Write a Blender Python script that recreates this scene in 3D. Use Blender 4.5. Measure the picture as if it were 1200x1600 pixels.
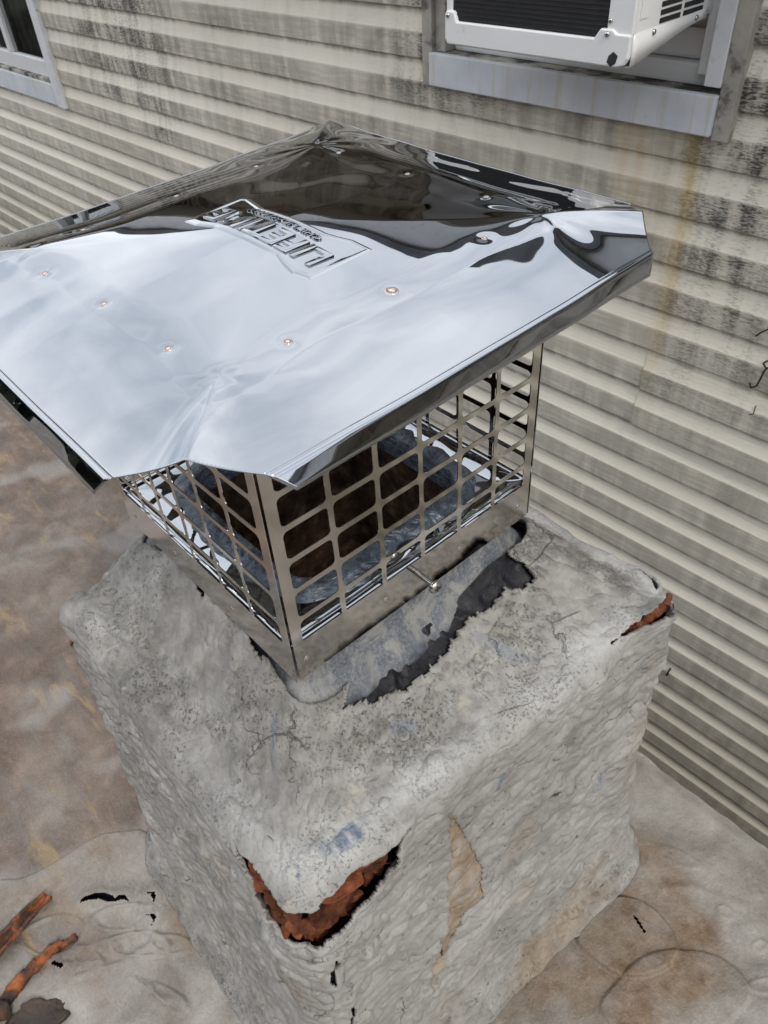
import bpy, bmesh, math, random
import numpy as np
from mathutils import Vector, Matrix, Euler, noise as mnoise

for o in list(bpy.data.objects): bpy.data.objects.remove(o)
SC = bpy.context.scene
COL = SC.collection

# ------------------------------------------------------------------ camera
cam = bpy.data.cameras.new('camera'); camo = bpy.data.objects.new('camera', cam); COL.objects.link(camo)
cam.sensor_fit = 'VERTICAL'; cam.lens = 6.3; cam.sensor_height = 6.3*1600/1194.49; cam.sensor_width = cam.sensor_height*0.75
camo.location = (0.54772, -0.38285, 0.58822); camo.rotation_euler = (0.84604, 0.05559, 0.81136)
cam.clip_start = 0.02; cam.clip_end = 3000
cam.dof.use_dof = True; cam.dof.focus_distance = 0.80; cam.dof.aperture_fstop = 6.0
SC.camera = camo

# ------------------------------------------------------------------ world: bright broken overcast
SUN_EL, SUN_AZ = math.radians(46), math.radians(60)      # azimuth measured from +Y towards +X
W = bpy.data.worlds.new('World'); SC.world = W; W.use_nodes = True
nt = W.node_tree; nt.nodes.clear()
def wn(t, **k):
    n = nt.nodes.new(t)
    for a, b in k.items(): setattr(n, a, b)
    return n
L = nt.links.new
sky = wn('ShaderNodeTexSky', sky_type='NISHITA', sun_disc=False, sun_elevation=SUN_EL, sun_rotation=SUN_AZ, altitude=60, air_density=1.0, dust_density=2.5, ozone_density=1.0)
tc = wn('ShaderNodeTexCoord'); mp = wn('ShaderNodeMapping'); mp.inputs['Scale'].default_value = (1.0, 1.0, 2.2)
L(tc.outputs['Generated'], mp.inputs['Vector'])
n1 = wn('ShaderNodeTexNoise'); n1.inputs['Scale'].default_value = 2.3; n1.inputs['Detail'].default_value = 7; n1.inputs['Roughness'].default_value = 0.52; n1.inputs['Distortion'].default_value = 0.35
L(mp.outputs[0], n1.inputs['Vector'])
cr = wn('ShaderNodeValToRGB'); e = cr.color_ramp.elements
e[0].position = 0.34; e[0].color = (7.4, 8.2, 9.3, 1); e[1].position = 0.66; e[1].color = (15.5, 15.8, 16.2, 1)
L(n1.outputs['Fac'], cr.inputs['Fac'])
mx = wn('ShaderNodeMix', data_type='RGBA'); mx.inputs[0].default_value = 0.86
L(sky.outputs[0], mx.inputs[6]); L(cr.outputs[0], mx.inputs[7])
bg = wn('ShaderNodeBackground'); bg.inputs['Strength'].default_value = 0.125
L(mx.outputs[2], bg.inputs['Color'])
wo = wn('ShaderNodeOutputWorld'); L(bg.outputs[0], wo.inputs['Surface'])

sl = bpy.data.lights.new('sun', 'SUN'); sl.energy = 1.5; sl.angle = math.radians(10); sl.color = (1.0, 0.94, 0.84)
so = bpy.data.objects.new('sun', sl); COL.objects.link(so)
sd = Vector((math.sin(SUN_AZ)*math.cos(SUN_EL), math.cos(SUN_AZ)*math.cos(SUN_EL)*-0.4, math.sin(SUN_EL)))
so.rotation_euler = sd.to_track_quat('Z', 'Y').to_euler(); so.location = (3, -3, 6)
sky.sun_rotation = math.atan2(sd.x, sd.y)

SC.view_settings.view_transform = 'Standard'; SC.view_settings.look = 'None'
SC.view_settings.exposure = 0.22; SC.view_settings.gamma = 1.0; SC.view_settings.use_curve_mapping = False
SC.render.engine = 'CYCLES'; SC.cycles.max_bounces = 10; SC.cycles.glossy_bounces = 6
SC.cycles.sample_clamp_indirect = 6.0

# ------------------------------------------------------------------ material helper
class Mat:
    def __init__(s, name, rough=0.6, metal=0.0, spec=0.5):
        s.m = bpy.data.materials.new(name); s.m.use_nodes = True; s.nt = s.m.node_tree
        s.b = s.nt.nodes['Principled BSDF']; s.out = s.nt.nodes['Material Output']
        s.b.inputs['Roughness'].default_value = rough; s.b.inputs['Metallic'].default_value = metal
        s.b.inputs['Specular IOR Level'].default_value = spec
        s.g = s.nt.nodes.new('ShaderNodeNewGeometry'); s.pos = s.g.outputs['Position']
        s.tc = s.nt.nodes.new('ShaderNodeTexCoord'); s.obj = s.tc.outputs['Object']
    def n(s, t, **k):
        n = s.nt.nodes.new(t)
        for a, b in k.items(): setattr(n, a, b)
        return n
    def put(s, sock, v):
        if isinstance(v, bpy.types.NodeSocket): s.nt.links.new(v, sock)
        elif isinstance(v, tuple) and len(v) == 3 and sock.type == 'RGBA': sock.default_value = v + (1,)
        else: sock.default_value = v
        return s
    def map(s, v, scale=(1, 1, 1), rot=(0, 0, 0), loc=(0, 0, 0)):
        n = s.n('ShaderNodeMapping'); s.put(n.inputs['Vector'], v)
        n.inputs['Scale'].default_value = scale; n.inputs['Rotation'].default_value = rot; n.inputs['Location'].default_value = loc
        return n.outputs[0]
    def noise(s, v, scale, detail=4, rough=0.55, dist=0.0):
        n = s.n('ShaderNodeTexNoise'); s.put(n.inputs['Vector'], v); n.inputs['Scale'].default_value = scale
        n.inputs['Detail'].default_value = detail; n.inputs['Roughness'].default_value = rough; n.inputs['Distortion'].default_value = dist
        return n.outputs['Fac']
    def vor(s, v, scale, feature='F1', out='Distance', rand=1.0):
        n = s.n('ShaderNodeTexVoronoi', feature=feature); s.put(n.inputs['Vector'], v); n.inputs['Scale'].default_value = scale
        n.inputs['Randomness'].default_value = rand
        return n.outputs[out]
    def step(s, v, a, b, c=0.0, d=1.0):
        n = s.n('ShaderNodeMapRange', interpolation_type='SMOOTHSTEP'); s.put(n.inputs[0], v)
        n.inputs[1].default_value = a; n.inputs[2].default_value = b; n.inputs[3].default_value = c; n.inputs[4].default_value = d
        return n.outputs[0]
    def ramp(s, f, *st):
        n = s.n('ShaderNodeValToRGB'); s.put(n.inputs[0], f); el = n.color_ramp.elements
        while len(el) < len(st): el.new(0.5)
        for e_, (p_, c_) in zip(el, st): e_.position = p_; e_.color = tuple(c_) + (1,)
        return n.outputs[0]
    def mix(s, f, a, b, mode='MIX'):
        n = s.n('ShaderNodeMix', data_type='RGBA', blend_type=mode); s.put(n.inputs[0], f); s.put(n.inputs[6], a); s.put(n.inputs[7], b)
        return n.outputs[2]
    def math(s, op, a, b=0.0, clamp=False):
        n = s.n('ShaderNodeMath', operation=op, use_clamp=clamp); s.put(n.inputs[0], a); s.put(n.inputs[1], b)
        return n.outputs[0]
    def n_add(s, a, b):
        n = s.n('ShaderNodeVectorMath', operation='ADD'); s.put(n.inputs[0], a); s.put(n.inputs[1], b); return n.outputs[0]
    def mul(s, *a):
        r = a[0]
        for x in a[1:]: r = s.math('MULTIPLY', r, x)
        return r
    def xyz(s, v):
        n = s.n('ShaderNodeSeparateXYZ'); s.put(n.inputs[0], v); return n.outputs
    def attr(s, name):
        return s.n('ShaderNodeAttribute', attribute_name=name).outputs
    def sepc(s, c):
        n = s.n('ShaderNodeSeparateColor'); s.put(n.inputs[0], c); return n.outputs
    def bump(s, h, strength=0.3, dist=0.005, prev=None):
        n = s.n('ShaderNodeBump'); s.put(n.inputs['Height'], h); n.inputs['Strength'].default_value = strength; n.inputs['Distance'].default_value = dist
        if prev is not None: s.nt.links.new(prev, n.inputs['Normal'])
        return n.outputs[0]
    def done(s, color=None, rough=None, normal=None):
        if color is not None: s.put(s.b.inputs['Base Color'], color)
        if rough is not None: s.put(s.b.inputs['Roughness'], rough)
        if normal is not None: s.put(s.b.inputs['Normal'], normal)
        return s.m

# ------------------------------------------------------------------ object helpers
def tag(o, label=None, cat=None, group=None, kind=None):
    if label: o['label'] = label
    if cat: o['category'] = cat
    if group: o['group'] = group
    if kind: o['kind'] = kind
    return o
def empty(name, loc=(0, 0, 0), rz=0.0):
    o = bpy.data.objects.new(name, None); COL.objects.link(o); o.location = loc; o.rotation_euler = (0, 0, rz)
    o.empty_display_size = 0.05
    return o
def obj(name, me, mat=None, parent=None, smooth=False, loc=None, rot=None):
    if isinstance(me, bmesh.types.BMesh):
        bm = me; me = bpy.data.meshes.new(name); bm.normal_update(); bm.to_mesh(me); bm.free()
    o = bpy.data.objects.new(name, me); COL.objects.link(o)
    if mat is not None and not me.materials: me.materials.append(mat)
    if smooth: me.polygons.foreach_set('use_smooth', [True]*len(me.polygons))
    if parent is not None: o.parent = parent
    if loc is not None: o.location = loc
    if rot is not None: o.rotation_euler = rot
    return o
def box(bm, lo, hi, bev=0.0, seg=2):
    r = bmesh.ops.create_cube(bm, size=1.0)
    vs = r['verts']
    for v in vs: v.co = Vector([lo[i] + (v.co[i]+0.5)*(hi[i]-lo[i]) for i in range(3)])
    if bev > 0:
        es = list({e_ for v in vs for e_ in v.link_edges})
        bmesh.ops.bevel(bm, geom=es, offset=bev, segments=seg, profile=0.6, affect='EDGES')
    return bm
def bx(lo, hi, bev=0.0, seg=2): return box(bmesh.new(), lo, hi, bev, seg)
def gridmesh(name, P, keep=None, closed=False):
    """P (rows, cols, 3) -> mesh with quads; keep mask (rows-1, cols-1 or cols)"""
    R_, C_ = P.shape[:2]; me = bpy.data.meshes.new(name)
    i = np.arange(R_-1)[:, None]; cc = C_ if closed else C_-1; j = np.arange(cc)[None, :]
    j2 = (j+1) % C_
    q = np.stack([i*C_+j+0*i, i*C_+j2, (i+1)*C_+j2, (i+1)*C_+j], -1)
    q = q[keep] if keep is not None else q.reshape(-1, 4)
    me.vertices.add(R_*C_); me.vertices.foreach_set('co', P.reshape(-1).astype(np.float32))
    nq = len(q); me.loops.add(nq*4); me.loops.foreach_set('vertex_index', q.reshape(-1).astype(np.int32))
    me.polygons.add(nq); me.polygons.foreach_set('loop_start', np.arange(0, nq*4, 4, dtype=np.int32))
    me.polygons.foreach_set('use_smooth', np.ones(nq, dtype=bool))
    me.update(calc_edges=True); me.validate()
    return me
def colattr(me, name, rgb):
    a = me.color_attributes.new(name, 'FLOAT_COLOR', 'POINT')
    a.data.foreach_set('color', np.concatenate([rgb, np.ones((len(rgb), 1))], 1).reshape(-1).astype(np.float32))
def solid(o, th, off=-1.0):
    m = o.modifiers.new('solid', 'SOLIDIFY'); m.thickness = th; m.offset = off; return o
_pm = np.random.RandomState(7).permutation(512); _PM = np.concatenate([_pm, _pm, _pm]).astype(np.int32)
_G = np.random.RandomState(8).normal(size=(512, 3)); _G = (_G/np.linalg.norm(_G, axis=1)[:, None]).astype(np.float32)
_GX, _GY, _GZ = (np.concatenate([_G[:, k]]*3) for k in range(3))
def perlin(p):
    p = np.asarray(p, np.float32); sh = p.shape[:-1]; x, y, z = (np.ascontiguousarray(p[..., k]).ravel() for k in range(3))
    xi, yi, zi = (np.floor(q) for q in (x, y, z)); x = x-xi; y = y-yi; z = z-zi
    xi, yi, zi = (q.astype(np.int32) & 511 for q in (xi, yi, zi))
    u, v, w = (q*q*q*(q*(q*6-15)+10) for q in (x, y, z)); r = 0
    for dx in (0, 1):
        px = _PM[xi+dx]+yi; X_ = x-dx; ux = u if dx else 1-u
        for dy in (0, 1):
            py = _PM[px+dy]+zi; Y_ = y-dy; uy = ux*(v if dy else 1-v)
            for dz in (0, 1):
                h = _PM[py+dz]; r = r + uy*(w if dz else 1-w)*(_GX[h]*X_+_GY[h]*Y_+_GZ[h]*(z-dz))
    return (r*1.4).astype(float).reshape(sh)
def fbm(p, oct=4, gain=0.5):
    r = 0; a = 1.0
    for k in range(oct): r = r + a*perlin(np.asarray(p)*2**k + 17.3*k); a *= gain
    return r
def sstep(a, b, x):
    t = np.clip((x-a)/(b-a), 0, 1); return t*t*(3-2*t)
def polydist(x, y, poly):
    """signed distance, negative inside"""
    P = np.array(poly, float); d = np.full(x.shape, 1e9); ins = np.zeros(x.shape, bool)
    for a, b in zip(P, np.roll(P, -1, 0)):
        e = b-a; w0 = x-a[0]; w1 = y-a[1]; t = np.clip((w0*e[0]+w1*e[1])/max(e@e, 1e-12), 0, 1)
        d = np.minimum(d, np.hypot(w0-e[0]*t, w1-e[1]*t))
        c = (a[1] > y) != (b[1] > y)
        xi = (b[0]-a[0])*(y-a[1])/((b[1]-a[1]) if abs(b[1]-a[1]) > 1e-12 else 1e-12)+a[0]
        ins ^= c & (x < xi)
    return np.where(ins, -d, d)
def linedist(x, y, pts):
    d = np.full(x.shape, 1e9)
    for a, b in zip(pts[:-1], pts[1:]):
        a = np.array(a); b = np.array(b); e = b-a; t = np.clip(((x-a[0])*e[0]+(y-a[1])*e[1])/max(e@e, 1e-12), 0, 1)
        d = np.minimum(d, np.hypot(x-a[0]-e[0]*t, y-a[1]-e[1]*t))
    return d
def tube(bm, pts, rad, seg=10, cap=True):
    pts = [Vector(p) for p in pts]; rads = rad if isinstance(rad, (list, tuple)) else [rad]*len(pts)
    prev = None; ref = Vector((0.13, 0.31, 0.94)).normalized(); rings = []
    for k, p in enumerate(pts):
        d = (pts[min(k+1, len(pts)-1)]-pts[max(k-1, 0)]).normalized()
        x = ref.cross(d); x = x.normalized() if x.length > 1e-4 else Vector((1, 0, 0)); y = d.cross(x)
        rings.append([bm.verts.new(p + (x*math.cos(2*math.pi*q/seg)+y*math.sin(2*math.pi*q/seg))*rads[k]) for q in range(seg)])
    for a, b in zip(rings[:-1], rings[1:]):
        for q in range(seg): bm.faces.new((a[q], a[(q+1) % seg], b[(q+1) % seg], b[q]))
    if cap: bm.faces.new(rings[0][::-1]); bm.faces.new(rings[-1])
    return bm
def lathe(bm, prof, seg=24, axis='Z', M=None):
    rings = []
    for r, z in prof:
        ring = []
        for q in range(seg):
            a = 2*math.pi*q/seg; v = Vector((r*math.cos(a), r*math.sin(a), z))
            if axis == 'X': v = Vector((z, r*math.cos(a), r*math.sin(a)))
            if M: v = M @ v
            ring.append(bm.verts.new(v))
        rings.append(ring)
    for a, b in zip(rings[:-1], rings[1:]):
        for q in range(seg): bm.faces.new((a[q], a[(q+1) % seg], b[(q+1) % seg], b[q]))
    bm.faces.new(rings[0][::-1]); bm.faces.new(rings[-1])
    return bm
def chunk(rnd, size, n=12):
    bm = bmesh.new()
    for _ in range(n):
        v = Vector([rnd.uniform(-1, 1) for _ in range(3)])
        m = max(abs(c) for c in v); v = v/m*rnd.uniform(0.78, 1.0)
        bm.verts.new(Vector((v.x*size[0]/2, v.y*size[1]/2, v.z*size[2]/2)))
    r = bmesh.ops.convex_hull(bm, input=bm.verts[:])
    bmesh.ops.delete(bm, geom=[v for v in bm.verts if not v.link_faces], context='VERTS')
    return bm
# ================================================================== materials
def m_siding():
    M = Mat('vinyl_siding', 0.62, spec=0.3); p = M.pos; X = M.xyz(p)
    g = M.noise(M.map(p, (7, 1, 95)), 1.0, 5, 0.6, 0.8)
    g2 = M.noise(M.map(p, (30, 1, 420)), 1.0, 3, 0.6)
    big = M.noise(M.map(p, (1.2, 1, 2.0)), 1.0, 4)
    base = M.ramp(big, (0.3, (0.68, 0.625, 0.52)), (0.7, (0.79, 0.735, 0.63)))
    def gx(c, w):       # soft window in x
        return M.step(M.math('ABSOLUTE', M.math('SUBTRACT', X[0], c)), w, w*0.15)
    def zr(a, b): return M.step(X[2], a, b)
    streak = M.noise(M.map(p, (26, 1, 3.0)), 1.0, 4, 0.6)
    blot = M.noise(M.map(p, (6, 1, 6)), 1.0, 5, 0.65, 0.6)
    speck = M.noise(M.map(p, (75, 1, 330)), 1.0, 4, 0.72)
    # mildew regions: under the two windows and beside the air conditioner window
    r1 = M.mul(gx(-0.13, 0.24), zr(-0.95, 0.02))
    r2 = M.mul(gx(-2.78, 0.62), zr(-0.42, 0.02))
    r3 = M.mul(gx(-0.98, 0.30), zr(-0.04, 0.12))
    r4 = M.mul(gx(-2.6, 0.10), zr(-0.55, -0.1))
    r5 = M.mul(gx(-0.10, 0.22), zr(-0.05, 0.08))
    reg = M.math('MAXIMUM', M.math('MAXIMUM', r1, r2), M.math('MAXIMUM', r3, M.math('MAXIMUM', r4, r5)))
    reg = M.math('ADD', reg, M.mul(M.step(blot, 0.45, 0.75), 0.30))
    lvl = M.math('ADD', M.mul(streak, 0.55), M.mul(blot, 0.45))
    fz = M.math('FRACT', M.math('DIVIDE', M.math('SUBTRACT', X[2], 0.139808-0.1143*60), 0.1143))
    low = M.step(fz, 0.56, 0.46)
    mil = M.mul(reg, M.step(M.math('ADD', M.math('ADD', lvl, M.mul(low, 0.07)), M.mul(M.math('SUBTRACT', speck, 0.5), 0.9)), 0.465, 0.735))
    mil = M.math('MINIMUM', M.mul(mil, M.math('ADD', 0.55, M.mul(low, 0.45))), 0.96)
    # a film of grime clings to the embossed lower face of each board
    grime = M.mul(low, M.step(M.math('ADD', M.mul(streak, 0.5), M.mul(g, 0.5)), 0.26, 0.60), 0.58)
    lap_shade_dirt = M.mul(M.step(fz, 0.84, 0.95), M.step(M.math('ADD', M.mul(streak, 0.6), M.mul(blot, 0.4)), 0.32, 0.66), 0.60)  # painted shadow line under each lap, mixed with gathered dirt
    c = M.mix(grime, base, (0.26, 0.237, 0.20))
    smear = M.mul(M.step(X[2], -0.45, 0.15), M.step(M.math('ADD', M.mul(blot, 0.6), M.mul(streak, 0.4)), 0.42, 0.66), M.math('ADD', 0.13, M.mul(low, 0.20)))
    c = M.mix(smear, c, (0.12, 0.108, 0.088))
    c = M.mix(lap_shade_dirt, c, (0.085, 0.075, 0.06))
    # rust coloured runs below the sill
    def run(c0, w, z0, z1, k):
        xx = M.math('SUBTRACT', X[0], M.math('ADD', c0, M.mul(M.math('SUBTRACT', M.noise(M.map(p, (0, 0, 5)), 1.0, 2), 0.5), 0.05)))
        return M.mul(M.step(M.math('ABSOLUTE', xx), w, 0.0), M.step(X[2], z0, z1), k)
    yl = M.math('ADD', M.math('ADD', run(-0.265, 0.038, -0.75, -0.1, 0.62), run(-0.44, 0.035, -0.35, 0.05, 0.5)), M.math('ADD', run(-0.40, 0.03, -0.25, 0.05, 0.4), run(-0.33, 0.10, -0.5, 0.06, 0.22)))
    yl = M.mul(yl, M.step(streak, 0.2, 0.65))
    c = M.mix(yl, c, (0.56, 0.41, 0.18))
    c = M.mix(mil, c, (0.045, 0.043, 0.040))
    h = M.math('ADD', g, M.mul(g2, 0.5))
    nb = M.bump(h, 0.55, 0.0016)
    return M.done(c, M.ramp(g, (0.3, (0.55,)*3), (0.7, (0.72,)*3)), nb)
def m_plain(name, col, rough=0.5, metal=0.0, var=0.12, scale=20, spec=0.5, bump=0.0, bd=0.001, dirt=None, dirtscale=8, dirtlo=0.55, dirthi=0.75):
    M = Mat(name, rough, metal, spec); p = M.pos
    n = M.noise(p, scale, 5); dk = tuple(c*(1-var) for c in col); lt = tuple(min(1, c*(1+var)) for c in col)
    c = M.ramp(n, (0.3, dk), (0.7, lt))
    if dirt: c = M.mix(M.step(M.noise(p, dirtscale, 6, 0.65), dirtlo, dirthi), c, dirt)
    nb = M.bump(M.noise(p, scale*6, 4), bump, bd) if bump else None
    return M.done(c, None, nb)
def m_steel(name, base=(0.60, 0.60, 0.605), rough=0.045, haze=0.10):
    M = Mat(name, rough, 1.0); p = M.obj
    sm = M.noise(p, 9, 5, 0.6, 0.4); fine = M.noise(M.map(p, (40, 420, 40)), 1.0, 3)
    r = M.math('ADD', rough, M.math('ADD', M.mul(M.step(sm, 0.5, 0.8), haze), M.mul(fine, 0.008)))
    c = M.ramp(sm, (0.3, base), (0.8, tuple(b*0.93 for b in base)))
    return M.done(c, r)
def m_coat():
    M = Mat('elastomeric_coating', 0.62, spec=0.35); p = M.obj
    nz = M.step(M.xyz(M.g.outputs['Normal'])[2], 0.45, 0.85)
    big = M.noise(p, 7, 5, 0.6, 0.3); mid = M.noise(p, 34, 6, 0.62); fine = M.noise(p, 210, 4, 0.6)
    side = M.ramp(M.math('ADD', M.mul(big, 0.55), M.mul(mid, 0.45)), (0.38, (0.205, 0.195, 0.180)), (0.62, (0.335, 0.322, 0.300)))
    top = M.ramp(M.math('ADD', M.mul(big, 0.5), M.mul(mid, 0.5)), (0.38, (0.130, 0.122, 0.108)), (0.5, (0.225, 0.215, 0.197)), (0.62, (0.345, 0.333, 0.310)))
    c = M.mix(nz, side, top)
    A = M.attr('marks'); mk = M.sepc(A['Color'])
    # dark mildew pin holes in clusters on the crown
    w = M.mul(M.noise(p, 60, 3), 0.012)
    d = M.noise(p, 310, 3, 0.6, 0.6); d2 = M.vor(M.n_add(p, w), 150)
    dots = M.math('MAXIMUM', M.step(d, 0.555, 0.645), M.mul(M.step(d2, 0.22, 0.10), 0.8))
    dots = M.mul(dots, M.step(M.noise(p, 11, 5, 0.65), 0.40, 0.58), M.math('ADD', M.mul(nz, 0.8), 0.06))
    c = M.mix(dots, c, (0.060, 0.056, 0.048))
    grey = M.mul(M.step(M.noise(p, 10, 6, 0.7, 0.5), 0.46, 0.64), nz, 0.75, M.step(fine, 0.3, 0.6))
    c = M.mix(grey, c, (0.115, 0.111, 0.10))
    ivory = M.mul(M.step(M.noise(M.map(p, loc=(3, 1, 2)), 26, 3), 0.62, 0.70), nz, 0.55)
    c = M.mix(ivory, c, (0.37, 0.33, 0.265))
    ce = M.vor(M.n_add(p, M.mul(M.noise(p, 30, 4), 0.05)), 13, 'DISTANCE_TO_EDGE')
    crk = M.mul(M.step(ce, 0.016, 0.005), M.step(M.noise(M.map(p, loc=(5, 5, 5)), 9, 3), 0.58, 0.66))
    c = M.mix(M.mul(crk, 0.6), c, (0.05, 0.046, 0.04))
    c = M.mix(M.mul(mk[2], 0.75), c, (0.42, 0.412, 0.395))                       # thick pale rim
    tan = M.mul(mk[1], M.step(M.noise(p, 22, 5, 0.6), 0.15, 0.55))
    c = M.mix(M.mul(tan, 0.9), c, M.ramp(mid, (0.3, (0.17, 0.112, 0.065)), (0.7, (0.31, 0.245, 0.17))))
    sm = M.mul(mk[0], M.step(M.noise(M.map(p, (30, 90, 30)), 1.0, 4), 0.32, 0.52))
    c = M.mix(sm, c, (0.15, 0.175, 0.215))
    r = M.math('SUBTRACT', 0.62, M.mul(sm, 0.35))
    nb = M.bump(M.mul(mid, M.math('ADD', 0.22, M.mul(nz, 0.36))), 0.9, 0.011); nb = M.bump(fine, 0.42, 0.0016, nb)
    nb = M.bump(M.math('SUBTRACT', 1.0, crk), 0.8, 0.002, nb)
    nb = M.bump(M.math('SUBTRACT', 1.0, dots), 0.7, 0.002, nb)
    return M.done(c, r, nb)
def m_roof():
    M = Mat('roof_membrane', 0.55, spec=0.35); p = M.pos
    A = M.attr('stain'); mk = M.sepc(A['Color'])
    g = M.noise(p, 11, 6, 0.62, 0.4); gr = M.noise(p, 260, 4, 0.65); mid = M.noise(p, 45, 5, 0.62)
    pale = M.ramp(g, (0.34, (0.165, 0.146, 0.122)), (0.66, (0.31, 0.287, 0.255)))
    st = M.noise(M.map(p, (9, 26, 1), (0, 0, 0.75)), 1.0, 6, 0.62, 0.5)
    brown = M.ramp(M.math('ADD', M.mul(st, 0.6), M.mul(g, 0.4)), (0.34, (0.040, 0.022, 0.014)), (0.5, (0.098, 0.062, 0.043)), (0.64, (0.20, 0.150, 0.118)))
    f = M.math('ADD', mk[0], M.mul(M.math('SUBTRACT', st, 0.5), M.mul(1.3, M.step(mk[0], 0.0, 0.25))), True)
    c = M.mix(f, pale, brown)
    och = M.mul(M.step(M.noise(M.map(p, (7, 22, 1), (0, 0, 0.8), (4, 2, 0)), 1.0, 5, 0.6, 0.6), 0.58, 0.70), M.step(mk[0], 0.1, 0.6), 0.65)
    c = M.mix(och, c, (0.27, 0.19, 0.085))
    c = M.mix(mk[1], c, M.ramp(mid, (0.3, (0.115, 0.068, 0.037)), (0.7, (0.23, 0.165, 0.11))))
    c = M.mix(M.mul(mk[2], 0.8), c, M.ramp(g, (0.3, (0.22, 0.20, 0.187)), (0.7, (0.30, 0.28, 0.26))))
    dk = M.mul(M.step(M.vor(p, 130), 0.2, 0.08), M.step(M.noise(p, 16, 4), 0.55, 0.68), 0.8)
    c = M.mix(dk, c, (0.06, 0.05, 0.045))
    c = M.mix(M.mul(M.step(gr, 0.45, 0.75), 0.22), c, M.mix(0.5, c, (0.5, 0.48, 0.46)))
    c = M.mix(M.mul(M.step(gr, 0.50, 0.25), 0.20), c, (0.07, 0.064, 0.058))
    nb = M.bump(mid, 0.6, 0.007); nb = M.bump(gr, 0.6, 0.0016, nb)
    return M.done(c, None, nb)
def m_brick():
    M = Mat('broken_brick', 0.88, spec=0.25); p = M.pos
    n = M.noise(p, 60, 6, 0.65); f = M.noise(p, 420, 4, 0.7)
    c = M.ramp(n, (0.32, (0.052, 0.015, 0.008)), (0.5, (0.150, 0.045, 0.020)), (0.68, (0.24, 0.085, 0.040)))
    c = M.mix(M.mul(M.step(f, 0.56, 0.72), 0.5), c, (0.30, 0.12, 0.065))
    rv = M.n('ShaderNodeObjectInfo').outputs['Random']
    c = M.mix(1.0, c, M.ramp(rv, (0.0, (0.45, 0.42, 0.40)), (0.5, (1.0, 1.0, 1.0)), (1.0, (1.75, 1.6, 1.5))), 'MULTIPLY')
    nb = M.bump(f, 0.9, 0.003)
    return M.done(c, None, nb)
def m_tar():
    M = Mat('black_tar', 0.42, spec=0.3); p = M.obj
    n = M.noise(p, 55, 5, 0.6)
    return M.done(M.ramp(n, (0.35, (0.004, 0.004, 0.006)), (0.75, (0.014, 0.014, 0.019))), M.ramp(n, (0.3, (0.38,)*3), (0.7, (0.75,)*3)), M.bump(M.noise(p, 130, 4), 0.6, 0.003))
def m_collar():
    M = Mat('flue_coating', 0.45, spec=0.45); p = M.obj
    n = M.noise(M.map(p, (1, 1, 0.6), (0.5, 0.3, 0)), 22, 7, 0.72, 1.6); f = M.noise(p, 330, 4, 0.7); z = M.xyz(p)[2]
    grey = M.ramp(f, (0.38, (0.07, 0.077, 0.088)), (0.60, (0.14, 0.148, 0.165)), (0.74, (0.28, 0.29, 0.30)))
    c = M.mix(M.step(n, 0.47, 0.60), grey, M.ramp(M.noise(p, 30, 4), (0.3, (0.17, 0.167, 0.156)), (0.7, (0.245, 0.24, 0.225))))
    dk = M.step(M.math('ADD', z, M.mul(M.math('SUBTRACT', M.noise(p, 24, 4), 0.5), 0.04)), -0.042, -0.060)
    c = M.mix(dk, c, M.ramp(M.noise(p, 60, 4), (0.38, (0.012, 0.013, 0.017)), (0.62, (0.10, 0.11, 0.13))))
    nb = M.bump(f, 0.5, 0.0015); nb = M.bump(n, 0.3, 0.004, nb)
    return M.done(c, None, nb)
def m_sealant():
    M = Mat('silver_sealant', 0.3, 0.35, spec=0.6); p = M.obj
    n = M.noise(M.map(p, (60, 60, 140)), 1.0, 5, 0.6, 1.4); b = M.noise(p, 20, 4)
    c = M.ramp(M.math('ADD', M.mul(n, 0.6), M.mul(b, 0.4)), (0.36, (0.030, 0.038, 0.052)), (0.55, (0.085, 0.105, 0.135)), (0.70, (0.25, 0.285, 0.335)))
    return M.done(c, M.ramp(n, (0.3, (0.18,)*3), (0.7, (0.42,)*3)), M.bump(n, 0.75, 0.004))
def m_soot():
    M = Mat('sooty_flue', 0.9, spec=0.2); p = M.obj
    n = M.noise(p, 45, 6, 0.65)
    return M.done(M.ramp(n, (0.38, (0.020, 0.012, 0.008)), (0.56, (0.075, 0.045, 0.028)), (0.72, (0.17, 0.11, 0.07))), None, M.bump(M.noise(p, 160, 4), 0.6, 0.003))
def m_rustspot():
    M = Mat('rusty_weld', 0.5, 0.7); d = M.math('SQRT', M.math('ADD', M.math('POWER', M.xyz(M.obj)[0], 2), M.math('POWER', M.xyz(M.obj)[1], 2)))
    n = M.noise(M.obj, 700, 3)
    ring = M.mul(M.step(d, 0.0014, 0.0026), M.step(d, 0.0046, 0.0032), M.step(n, 0.30, 0.5))
    return M.done(M.mix(ring, (0.56, 0.55, 0.55), (0.30, 0.15, 0.075)), M.math('ADD', 0.14, M.mul(ring, 0.6)))
def m_shard():
    M = Mat('weathered_terracotta', 0.75, spec=0.35); p = M.pos
    n = M.noise(p, 24, 6, 0.66, 0.3); f = M.noise(p, 380, 4)
    c = M.ramp(n, (0.36, (0.022, 0.015, 0.012)), (0.50, (0.070, 0.030, 0.016)), (0.58, (0.22, 0.066, 0.018)), (0.78, (0.38, 0.13, 0.040)))
    return M.done(c, None, M.bump(M.math('ADD', n, M.mul(f, 0.4)), 0.7, 0.004))
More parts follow.
